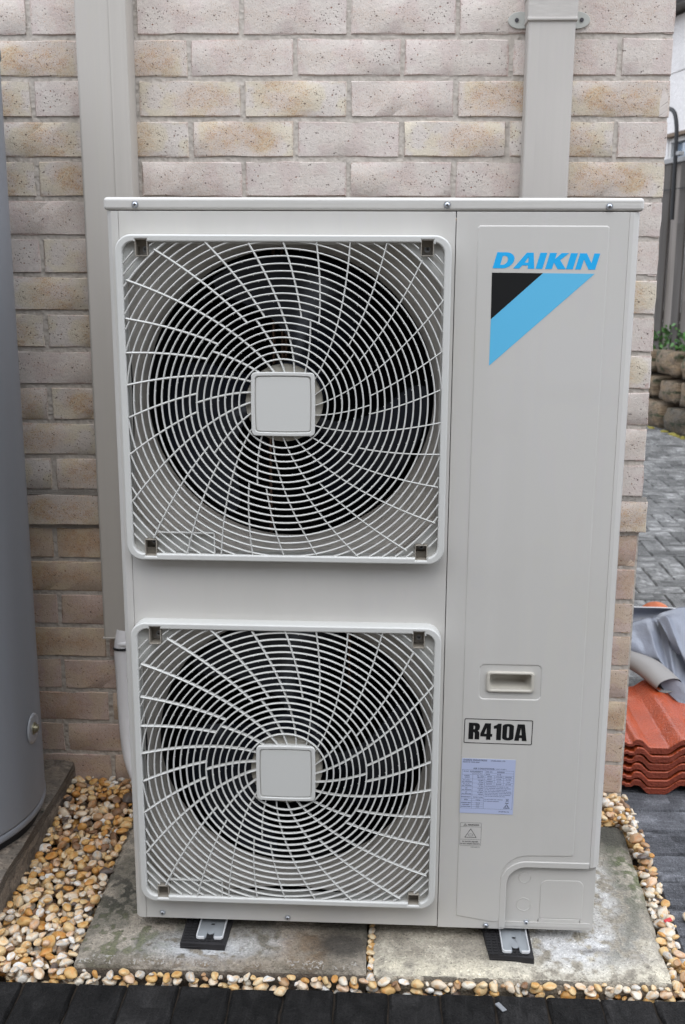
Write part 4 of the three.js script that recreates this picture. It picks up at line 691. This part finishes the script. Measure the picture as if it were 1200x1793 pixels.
  list.forEach((p) => { p.s = vis(p) * 10 + p.a / Math.hypot(p.x - camP.x, p.y - camP.y, p.z - camP.z) * 300; p.c = pick(); p.g = Math.floor(r() * 7); p.tx = rr(-0.3, 0.3, r); p.tz = rr(-0.3, 0.3, r); if (p.x < 0 && p.z < -0.2 && r() < 0.35) p.c = [6, 7, 5, 4][Math.floor(r() * 4)]; });  // darker pebble colours at the back left stand in for alcove shade
  list.sort((a, b) => b.s - a.s);
  const M = (p) => new THREE.Matrix4().compose(new THREE.Vector3(p.x, p.y, p.z), q.setFromEuler(e.set(p.tx, -p.ang, p.tz, 'YXZ')).clone(), new THREE.Vector3(p.a, p.hgt * 1.55, p.b * 1.3));
  list.slice(0, 300).forEach((p) => { const o = part('pebble', geos[p.g], mats[p.c], gm); M(p).decompose(o.position, o.quaternion, o.scale); });
  const rest = list.slice(300), restG = new THREE.Group(); restG.name = 'small_pebbles'; restG.userData.kind = 'stuff'; gm.add(restG);
  const white = texMat('pebble_stone', pt[0], 0.55, 0.0004);
  for (let gi = 0; gi < 7; gi++) { const a = rest.filter((p) => p.g === gi); if (!a.length) continue; const im = new THREE.InstancedMesh(geos[gi], white, a.length); im.name = 'pebble_pile'; im.userData.kind = 'stuff'; a.forEach((p, i) => { im.setMatrixAt(i, M(p)); im.setColorAt(i, new THREE.Color().setRGB(...cols[p.c].map((x) => x * 1.12))); }); im.castShadow = im.receiveShadow = true; restG.add(im); }
  // loose ones
  const loose = (label, x, z, a, c, ang) => { const o = part(numbered('loose_pebble'), geos[2], mats[c], scene); o.position.set(x, -0.05 + a * 0.52, z); o.rotation.set(0, ang, 0.1); o.scale.set(a, a * 0.8, a * 0.85); tag(o, label, 'pebble'); };
  loose('single cream pebble lying on the dark front paving left of centre', 0.3153, 0.163, 0.0125, 2, 0.4);
  loose('single cream pebble on the blue grey path at right edge', 1.163, -0.116, 0.0135, 1, 1.3);
}
// scraps on the paving
{
  const o = part(numbered('plastic_scrap'), bx(0.01, 0.003, 0.025, 0, 0, 0, 0.0012), mat('pale_scrap', [0.2, 0.205, 0.215], 0.7), scene); o.position.set(0.735, -0.046, 0.185); o.rotation.y = 0.55; tag(o, 'small pale grey scrap on the dark front paving below the right foot', 'scrap');
  const p = part(numbered('red_scrap'), bx(0.016, 0.003, 0.009, 0, 0, 0, 0.001), mat('red_scrap', [0.5, 0.03, 0.035], 0.5), scene); p.position.set(1.112, -0.027, -0.08); p.rotation.set(0.3, 0.3, 0.2); tag(p, 'tiny red scrap among the pebbles at the right', 'scrap');
}

// ------------------------------------------------------------------ stack of roof tiles
const tileTex = tex(512, 512, (u, v) => { const n = fbm(u * 6, v * 6, 601, 4), f = fbm(u * 120, v * 120, 603, 3), k = 0.74 + 0.3 * n + 0.34 * (f - 0.5); const w = sstep(0.62, 0.8, fbm(u * 5 + 4, v * 9, 605, 4)); return [lerp(0.43, 0.46, w) * k, lerp(0.075, 0.12, w) * k, lerp(0.022, 0.055, w) * k, f]; });
const tileMat = texMat('terracotta_glaze', tileTex, 0.33, 0.0025, { clearcoat: 0.2, clearcoatRoughness: 0.15 });
const tileEdge = texMat('terracotta_edge', tileTex, 0.75, 0.003, { tint: [0.5, 0.45, 0.55] });
{
  const X0 = 1.137, ZF = -0.682, LEN = 0.42;
  const topP = [[0, 0.013], [0.006, 0.0165], [0.012, 0.0165], [0.016, 0.0125], [0.028, 0.0125], [0.031, 0.0205], [0.037, 0.0245], [0.047, 0.0245], [0.054, 0.0215], [0.071, 0.004], [0.077, 0.0015], [0.12, 0.0015], [0.128, 0.005], [0.148, 0.0205], [0.158, 0.0258], [0.178, 0.0258], [0.19, 0.021], [0.21, 0.005], [0.218, 0.0015], [0.26, 0.0015], [0.268, 0.005], [0.288, 0.02], [0.3, 0.025], [0.322, 0.025], [0.33, 0.018]];
  const th = (x) => x < 0.03 ? 0.0095 : 0.0165 + 0.0025 * Math.exp(-(((x - 0.1) / 0.03) ** 2));
  const geo = (seed) => {
    const pr = topP.map(([x, y]) => [x, y]), N = pr.length, lo = pr.map(([x, y]) => [x, y - th(x)]);
    const rowsN = 14, surf = (P, flip, w) => gridGeo(N - 1, rowsN, (u, v) => { const k = Math.round(u * (N - 1)); const zz = v * LEN; return [P[k][0], P[k][1] + (v === 0 && w ? -0.0016 : 0), -zz - (v === 0 && w ? 0 : 0)]; }, flip);
    const rnd = gridGeo(N - 1, 3, (u, v) => { const k = Math.round(u * (N - 1)), a = v * Math.PI / 2; return [pr[k][0], pr[k][1] - 0.003 + Math.sin(a) * 0.003, -Math.sin(0) - 0.003 + 0.003 * Math.cos(a)]; });
    const front = gridGeo(N - 1, 2, (u, v) => { const k = Math.round(u * (N - 1)); return [pr[k][0], lerp(lo[k][1], pr[k][1] - 0.003, v), 0.0008 * Math.sin(k * 3 + seed)]; });
    const uvw = (g) => { const p = g.attributes.position, uv = g.attributes.uv; for (let i = 0; i < p.count; i++) uv.setXY(i, p.getX(i) * 2.6 + seed * 0.17, (p.getZ(i) + p.getY(i)) * 2.6); return g; };
    return { top: uvw(merge([surf(pr, false, true), rnd])), rest: uvw(merge([surf(lo, true, false), front, gridGeo(1, 1, (u, v) => [0, lerp(lo[0][1], pr[0][1], u), -v * LEN]), gridGeo(1, 1, (u, v) => [0.33, lerp(lo[N - 1][1], pr[N - 1][1], u), -v * LEN])])) };
  };
  const names = ['bottom', 'second from the bottom', 'third from the bottom', 'third from the top', 'second from the top', 'topmost'];
  const lugG = []; const rT = rngOf(44);
  for (let i = 0; i < 6; i++) {
    const y = -0.05 + 0.0175 + i * 0.0232, g = geo(i), t = thing('roof_tile', i === 5 ? 'topmost glossy orange roof tile of the stack, carrying the grey tarpaulin' : `${names[i]} red roof tile in the stack beside the wall corner`, 'roof tile', [X0 + (rT() - 0.5) * 0.006 - (5 - i) * 0.0004, y, ZF + (rT() - 0.5) * 0.008], 'stacked roof tiles');
    t.rotation.y = (rT() - 0.5) * 0.016; part('tile_face', g.top, tileMat, t); part('tile_body', g.rest, tileEdge, t);
  }
  // a lone ridge piece behind the tarpaulin
  const rt = thing('ridge_tile', 'faded orange rounded tile peeping out behind the grey tarpaulin', 'roof tile', [1.512, -0.15, -1.6]);
  const sh = new THREE.Shape(); sh.absarc(0, 0.185, 0.066, 0, Math.PI); sh.lineTo(-0.066, 0); sh.lineTo(-0.054, 0); sh.lineTo(-0.054, 0.185); sh.absarc(0, 0.185, 0.054, Math.PI, 0, true); sh.lineTo(0.054, 0); sh.lineTo(0.066, 0); sh.closePath();
  part('tile_shell', ext(sh, 0.3, 0.003, -0.3), texMat('faded_terracotta', tileTex, 0.8, 0.002, { tint: [1.15, 1.7, 1.9] }), rt);
}
// ------------------------------------------------------------------ tarpaulin
{
  const t = thing('tarpaulin', 'crumpled grey vinyl tarpaulin folded and rolled on top of the roof tiles', 'tarpaulin', [1.13, 0.08, -1.0]);
  const o = t.position, vt = tex(256, 256, (u, v) => { const n = fbm(u * 5, v * 5, 611, 4), f = fbm(u * 100, v * 100, 613, 2), k = 0.85 + 0.25 * n; return [0.2 * k, 0.215 * k, 0.255 * k, 0.5 * n + 0.5 * f]; });
  const vinyl = texMat('grey_vinyl', vt, 0.27, 0.0015), under = mat('pale_vinyl_back', [0.25, 0.235, 0.22], 0.55), hem = mat('white_hem', [0.6, 0.6, 0.6], 0.5);
  const loft = (rows, nu, nv, crease) => { const cs = rows.map((r) => new THREE.CatmullRomCurve3(r.map((p) => new THREE.Vector3(...p)))); return gridGeo(nu, nv, (u, v) => { const pts = cs.map((c) => c.getPoint(u)); const p = new THREE.CatmullRomCurve3(pts).getPoint(v); const w = crease ? crease(u, v) : 0; return [p.x - o.x, p.y - o.y + w, p.z - o.z]; }); };
  // roll at the front
  const A = [1.215, 0.158, -1.34], B = [1.338, 0.128, -1.012];
  const roll = gridGeo(40, 24, (u, v) => { const a = -0.9 + u * 6.9, rr0 = 0.043 - 0.0022 * u * 1.4 - (u > 0.8 ? (u - 0.8) * 0.05 : 0), s = v, k = lerp(1.1, 0.86, s), dx = B[0] - A[0], dz = B[2] - A[2], l = Math.hypot(dx, dz), nx = -dz / l, nz = dx / l; const c = Math.cos(a) * rr0 * k * 1.15, h = Math.sin(a) * rr0 * k * (0.7 + 0.1 * Math.sin(s * 5)) + 0.006 * (fbm(s * 5, u * 4, 623, 2) - 0.5); return [lerp(A[0], B[0], s) - nx * c - o.x, lerp(A[1], B[1], s) + h + 0.004 * Math.sin(s * 9 + u * 3) - o.y, lerp(A[2], B[2], s) - nz * c - o.z]; });
  part('rolled_edge', roll, under, t);
  part('fold_tail', loft([[[1.3, 0.152, -1.06], [1.36, 0.14, -1.03], [1.42, 0.11, -1.0], [1.5, 0.1, -0.98]], [[1.33, 0.105, -1.03], [1.362, 0.098, -1.005], [1.41, 0.09, -0.97], [1.5, 0.088, -0.95]], [[1.345, 0.094, -1.015], [1.372, 0.081, -0.975], [1.42, 0.076, -0.945], [1.5, 0.075, -0.93]]], 20, 10), vinyl, t);
  // main heap, with creases fanning from the ridge
  const ridge = (x, w) => { const q = Math.abs(x) / w; return q < 1 ? (1 - q) * (1 - q * 0.3) : 0; };
  const cr = (u, v) => 0.02 * ridge(u - 0.2 - v * 0.2, 0.13) * sstep(0.12, 0.6, v) - 0.02 * ridge(u - 0.33 - v * 0.26, 0.085) * sstep(0.06, 0.35, v) + 0.014 * ridge(u - 0.43 - v * 0.2, 0.1) * sstep(0.15, 0.6, v) * sstep(1, 0.8, v) + 0.01 * (fbm(u * 5 + v * 2, v * 3, 617, 3) - 0.5);
  part('folded_sheet', loft([
    [[1.18, 0.06, -1.45], [1.33, 0.14, -1.45], [1.42, 0.18, -1.45], [1.56, 0.2, -1.45]],
    [[1.235, 0.178, -1.36], [1.332, 0.222, -1.33], [1.392, 0.247, -1.32], [1.445, 0.266, -1.31], [1.56, 0.27, -1.3]],
    [[1.24, 0.196, -1.28], [1.318, 0.206, -1.25], [1.378, 0.232, -1.235], [1.425, 0.22, -1.23], [1.56, 0.2, -1.22]],
    [[1.243, 0.19, -1.22], [1.31, 0.19, -1.19], [1.365, 0.18, -1.17], [1.415, 0.14, -1.16], [1.56, 0.14, -1.15]],
    [[1.246, 0.172, -1.19], [1.305, 0.168, -1.14], [1.358, 0.128, -1.105], [1.4, 0.098, -1.085], [1.55, 0.1, -1.06]],
    [[1.252, 0.15, -1.2], [1.31, 0.135, -1.16], [1.36, 0.105, -1.125], [1.41, 0.086, -1.1], [1.55, 0.086, -1.08]]], 60, 46, cr), vinyl, t);
  // upper flap lying over the heap
  part('upper_flap', loft([
    [[1.352, 0.238, -1.29], [1.4, 0.262, -1.29], [1.45, 0.276, -1.29], [1.56, 0.28, -1.29]],
    [[1.353, 0.25, -1.235], [1.405, 0.262, -1.22], [1.455, 0.252, -1.21], [1.56, 0.25, -1.2]],
    [[1.36, 0.237, -1.195], [1.412, 0.214, -1.15], [1.46, 0.2, -1.14], [1.56, 0.2, -1.13]],
    [[1.372, 0.208, -1.165], [1.412, 0.165, -1.105], [1.45, 0.142, -1.08], [1.56, 0.14, -1.06]],
    [[1.38, 0.186, -1.17], [1.42, 0.14, -1.11], [1.46, 0.12, -1.085], [1.56, 0.12, -1.07]]], 40, 36, (u, v) => 0.014 * ridge(u - 0.1 - v * 0.08, 0.12) * sstep(0, 0.3, v) - 0.008 * ridge(u - 0.34 - v * 0.05, 0.2) * v + 0.006 * (fbm(u * 4 + 3, v * 4, 619, 3) - 0.5)), vinyl, t);
  part('back_flap', loft([[[1.2, 0.238, -1.42], [1.32, 0.236, -1.405], [1.4, 0.237, -1.4], [1.447, 0.237, -1.395]], [[1.2, 0.2, -1.43], [1.32, 0.2, -1.425], [1.4, 0.21, -1.42], [1.447, 0.22, -1.41]], [[1.2, 0.13, -1.38], [1.32, 0.14, -1.37], [1.4, 0.15, -1.36], [1.447, 0.18, -1.36]]], 24, 12), vinyl, t);
  part('hem', tubeAlong([[1.2, 0.239, -1.42], [1.32, 0.237, -1.405], [1.4, 0.238, -1.4], [1.449, 0.238, -1.395]].map((p) => p.map((q, i) => q - [o.x, o.y, o.z][i])), 0.0022, 20, 6), hem, t);
}

// ------------------------------------------------------------------ beyond the courtyard: retaining wall, plants, fence, neighbour
{
  const ux = 0.2083, uz = 0.978, PX = (z, off = 0) => 2.81 + 0.213 * (z + 7.42) + off, ang = Math.atan2(ux, uz);
  const frame = (o, z, off, y) => { o.position.set(PX(z, off), y, z); o.rotation.y = ang - Math.PI / 2; }; // local +x runs towards the viewer along the fence, local +z faces the courtyard
  // stones
  const rw = thing('retaining_wall', 'low mossy retaining wall of rough brown boulders beyond the courtyard', 'retaining wall', [0, 0, 0]); frame(rw, -8.6, 0, -0.06);
  const stoneTex = [0, 1].map((s) => tex(256, 256, (u, v) => { const n = fbm(u * 5, v * 5, 651 + s * 9, 5), f = fbm(u * 40, v * 40, 653 + s * 9, 3), m = sstep(0.5, 0.7, fbm(u * 4 + 3, v * 4, 655 + s * 9, 4)); let c = mix3([0.25, 0.165, 0.085], [0.15, 0.125, 0.1], n); c = mix3(c, [0.04, 0.05, 0.02], m * 0.9); const k = 0.3 + 1.1 * f; return [c[0] * k, c[1] * k, c[2] * k, f * 0.6 + n * 0.4]; }));
  const sm = [texMat('sandstone', stoneTex[0], 0.92, 0.02), texMat('mossy_stone', stoneTex[1], 0.92, 0.02), texMat('dark_stone', stoneTex[1], 0.92, 0.02, { tint: [0.55, 0.6, 0.65] })];
  const r = rngOf(661);
  const stone = (x0, x1, y0, y1, seed, m) => { const q = new THREE.IcosahedronGeometry(1, 5); q.deleteAttribute('normal'); q.deleteAttribute('uv'); const g = mergeVertices(q, 1e-4), p = g.attributes.position, uv = []; const w = (x1 - x0) / 2, h = (y1 - y0) / 2; for (let i = 0; i < p.count; i++) { let x = p.getX(i), y = p.getY(i), z = p.getZ(i); const k = Math.max(Math.abs(x), Math.abs(y), Math.abs(z)), b = lerp(1, 1 / k, 0.62), n = 0.86 + 0.28 * fbm(x * 1.6 + seed, y * 1.6 + z * 1.3 + seed * 2, 671, 4); x *= b * n; y *= b * n; z *= b * n; uv.push(x * 0.6 + z * 0.3 + seed, y * 0.6); p.setXYZ(i, (x0 + x1) / 2 + x * w * 1.03, (y0 + y1) / 2 + y * h * 1.03, -0.14 + z * 0.19); } g.setAttribute('uv', new THREE.Float32BufferAttribute(uv, 2)); g.computeVertexNormals(); part('stone', g, sm[m], rw); };
  // courses: local x = (z+8.6)/uz
  let sx; const rowY = [[0, 0.24], [0.25, 0.45], [0.46, 0.685]];
  rowY.forEach(([a, b], j) => { sx = -0.6 + j * 0.17; let k = 0; while (sx < 4) { const w = rr(0.36, 0.62, r); stone(sx, sx + w - 0.03, a + rr(-0.01, 0.01, r), b - 0.015 + rr(-0.015, 0.015, r), k * 3 + j * 7 + 1, j === 0 ? (r() < 0.7 ? 2 : 1) : Math.floor(r() * 2.2)); sx += w; k++; } });
  part('backing_soil', bx(5, 0.64, 0.3, 1.6, 0.33, -0.36), soil, rw);
  const moss = []; for (let i = 0; i < 90; i++) { const g = new THREE.IcosahedronGeometry(rr(0.012, 0.035, r), 1); g.scale(1.2, 0.55, 1); g.translate(rr(-0.4, 3.6, r), 0.012, 0.05 + rr(-0.02, 0.035, r)); moss.push(g); }
  const mo = part('moss_edge', merge(moss), mat('yellow_moss', [0.2, 0.17, 0.03], 0.95), rw); mo.userData.kind = 'stuff';
  // plants on top
  const leafG = []; { const b = new THREE.BufferGeometry(); b.setAttribute('position', new THREE.Float32BufferAttribute([0, 0, 0, 0.3, 0.5, 0.08, -0.3, 0.5, 0.08, 0, 1, 0], 3)); b.setAttribute('uv', new THREE.Float32BufferAttribute([0, 0, 1, 0.5, 0, 0.5, 0.5, 1], 2)); b.setIndex([0, 1, 2, 1, 3, 2]); b.computeVertexNormals(); leafG.push(b); }
  const gc = thing('ground_cover', 'leafy green ground cover growing on top of the retaining wall', 'plants', [0, 0, 0]); frame(gc, -8.6, 0, 0.58); gc.userData.kind = 'stuff';
  const im = new THREE.InstancedMesh(leafG[0], mat('green_leaf', [1, 1, 1], 0.6), 5200); im.name = 'leaves'; im.userData.kind = 'stuff'; const m4 = new THREE.Matrix4(), qq = new THREE.Quaternion(), ee = new THREE.Euler();
  for (let i = 0; i < 5200; i++) { const x = rr(-0.4, 3.6, r), hgt = 0.08 + 0.2 * fbm(x * 5, 1, 681, 3), z = rr(-0.42, -0.02, r); ee.set(rr(-1.4, 1.4, r), rr(0, 6.3, r), rr(-1, 1, r)); m4.compose(new THREE.Vector3(x, r() * hgt - 0.01, z), qq.setFromEuler(ee), new THREE.Vector3(1, 1, 1).multiplyScalar(rr(0.035, 0.07, r))); im.setMatrixAt(i, m4); const k = rr(0.5, 1.4, r), blu = r() < 0.06; im.setColorAt(i, blu ? new THREE.Color().setRGB(0.3, 0.36, 0.42) : new THREE.Color().setRGB(0.07 * k, 0.17 * k, 0.04 * k)); } gc.add(im);
  // fence palings
  const palTex = tex(128, 512, (u, v) => { const s = fbm(u * 26, v * 3, 691, 4), n = fbm(u * 3, v * 3, 693, 4), k = 0.5 + 0.75 * s; const c = mix3([0.2, 0.18, 0.165], [0.1, 0.085, 0.07], n); return [c[0] * k, c[1] * k, c[2] * k, s]; });
  const pals = [1.25, 0.6, 1.6].map((k) => texMat('weathered_timber', palTex, 0.92, 0.004, { tint: [k, k, k] }));
  const fe = thing('timber_fence', 'weathered grey timber paling fence standing on the boulder wall', 'fence', [0, 0, 0]); frame(fe, -8.6, -0.01, 0.58);
  const pg = [0, 1, 2].map((i) => { const g = bx(0.125, 1.56, 0.02, 0, 0.76, 0, 0.003); const uv = g.attributes.uv, p = g.attributes.position; for (let k = 0; k < p.count; k++) uv.setXY(k, p.getX(k) * 5 + i * 0.3, p.getY(k) * 0.6 + i * 0.37); return g; });
  for (let i = 0; i < 27; i++) { const o = part('paling', pg[i % 3], pals[[0, 1, 2, 1, 0][i % 5]], fe); o.position.set(-0.6 + i * 0.152, rr(-0.01, 0.01, r), -0.1 + (i % 2) * 0.026); o.rotation.z = rr(-0.006, 0.006, r); o.scale.x = i % 2 ? 1 : 1.62; }
  part('top_rail', bx(4.4, 0.04, 0.075, 1.4, 1.56, -0.09, 0.004), mat('grey_capping', [0.27, 0.265, 0.26], 0.8), fe);
  part('rail', bx(4.4, 0.07, 0.04, 1.4, 1.2, -0.142), pals[1], fe); part('rail', bx(4.4, 0.07, 0.04, 1.4, 0.3, -0.142), pals[1], fe);
  part('wire', bx(4.4, 0.006, 0.006, 1.4, 1.33, -0.045), black, fe);
  // black pipe
  const pi = thing('black_pipe', 'black pipe with a bend at its top in front of the fence', 'pipe', [0, 0, 0]); frame(pi, -7.2, -0.05, 0);
  part('pipe', tubeAlong([[-0.5, 2.56, 0], [-0.2, 2.535, 0], [-0.09, 2.49, 0], [-0.035, 2.38, 0], [-0.02, 2.2, 0], [-0.01, 1.95, 0], [0.0, 1.66, 0]], 0.0165, 60, 12), mat('black_pipe_plastic', [0.008, 0.008, 0.009], 0.6), pi);
  part('bracket', bx(0.09, 0.03, 0.05, 0, 2.17, -0.02, 0.004), mat('grey_bracket', [0.3, 0.3, 0.3], 0.7), pi);
  // neighbour
  const rend = tex(512, 512, (u, v) => { const n = fbm(u * 6, v * 6, 701, 5), f = fbm(u * 90, v * 90, 703, 3), k = 0.86 + 0.18 * n + 0.16 * (f - 0.5); return [0.76 * k, 0.73 * k, 0.71 * k, f]; });
  const render = texMat('pale_render', rend, 0.93, 0.006);
  const nb = thing('neighbour_house', 'pale rendered house with a blue window and dark eave behind the fence', 'house', [0, 0, 0]); frame(nb, -9.6, 0.8, 0);
  const yb = 0.4; // panels of the rendered wall, with joints
  const L = (z) => (z + 9.6) / uz; const wx0 = L(-9.19), wx1 = L(-8.2);
  const pan = (x0, x1, y0, y1) => { const g = bx(x1 - x0, y1 - y0, 0.2, (x0 + x1) / 2, (y0 + y1) / 2, -0.1, 0.004); const uv = g.attributes.uv, p = g.attributes.position; for (let k = 0; k < p.count; k++) uv.setXY(k, p.getX(k) * 0.9, p.getY(k) * 0.9); part('wall_panel', g, render, nb); };
  pan(-3, 7, 3.092, 3.6); pan(-3, 7, 2.535, 3.084); pan(-3, wx0 - 0.03, yb, 2.53); pan(wx1, 7, yb, 2.53); pan(wx0 - 0.03, wx1, yb, 1.9);
  part('wall_core', bx(10, 3.2, 0.1, 2, 2.0, -0.26), mat('joint_grey', [0.25, 0.245, 0.24], 0.9), nb);
  const win = sub('window', nb); const fm = mat('white_frame', [0.6, 0.58, 0.55], 0.5), wood = mat('brown_sill', [0.16, 0.11, 0.07], 0.7);
  part('lintel', bx(wx1 - wx0 + 0.2, 0.035, 0.06, (wx0 + wx1) / 2 - 0.02, 2.512, 0.02, 0.004), wood, win);
  part('frame', merge([bx(0.045, 0.6, 0.08, wx0 - 0.006, 2.2, -0.05), bx(wx1 - wx0, 0.04, 0.08, (wx0 + wx1) / 2, 2.472, -0.05), bx(wx1 - wx0, 0.04, 0.08, (wx0 + wx1) / 2, 1.92, -0.05)]), fm, win);
  part('pane', bx(wx1 - wx0, 0.56, 0.006, (wx0 + wx1) / 2, 2.195, -0.07), mat('window_glass', [0.16, 0.22, 0.3], 0.08, { clearcoat: 1, clearcoatRoughness: 0.03 }), win);
  const bl = []; for (let i = 0; i < 9; i++) bl.push(bx(0.012, 0.54, 0.004, wx0 + 0.12 + i * 0.1, 2.19, -0.064)); part('blind', merge(bl), mat('pale_blind', [0.33, 0.4, 0.48], 0.6), win);
  part('eave', merge([bx(10, 0.03, 0.25, 2, 3.64, 0.05), bx(10, 0.16, 0.03, 2, 3.7, 0.16)]), mat('dark_eave_paint', [0.09, 0.08, 0.07], 0.6), nb);
  part('gutter', bx(10, 0.11, 0.11, 2, 3.79, 0.22, 0.02), mat('brown_gutter', [0.07, 0.06, 0.055], 0.5), nb);
  part('roof', bx(10, 0.06, 3, 2, 4.3, -0.9).rotateX(0), mat('roof_grey', [0.1, 0.09, 0.085], 0.8), nb);
}

renderer.render(scene, camera);
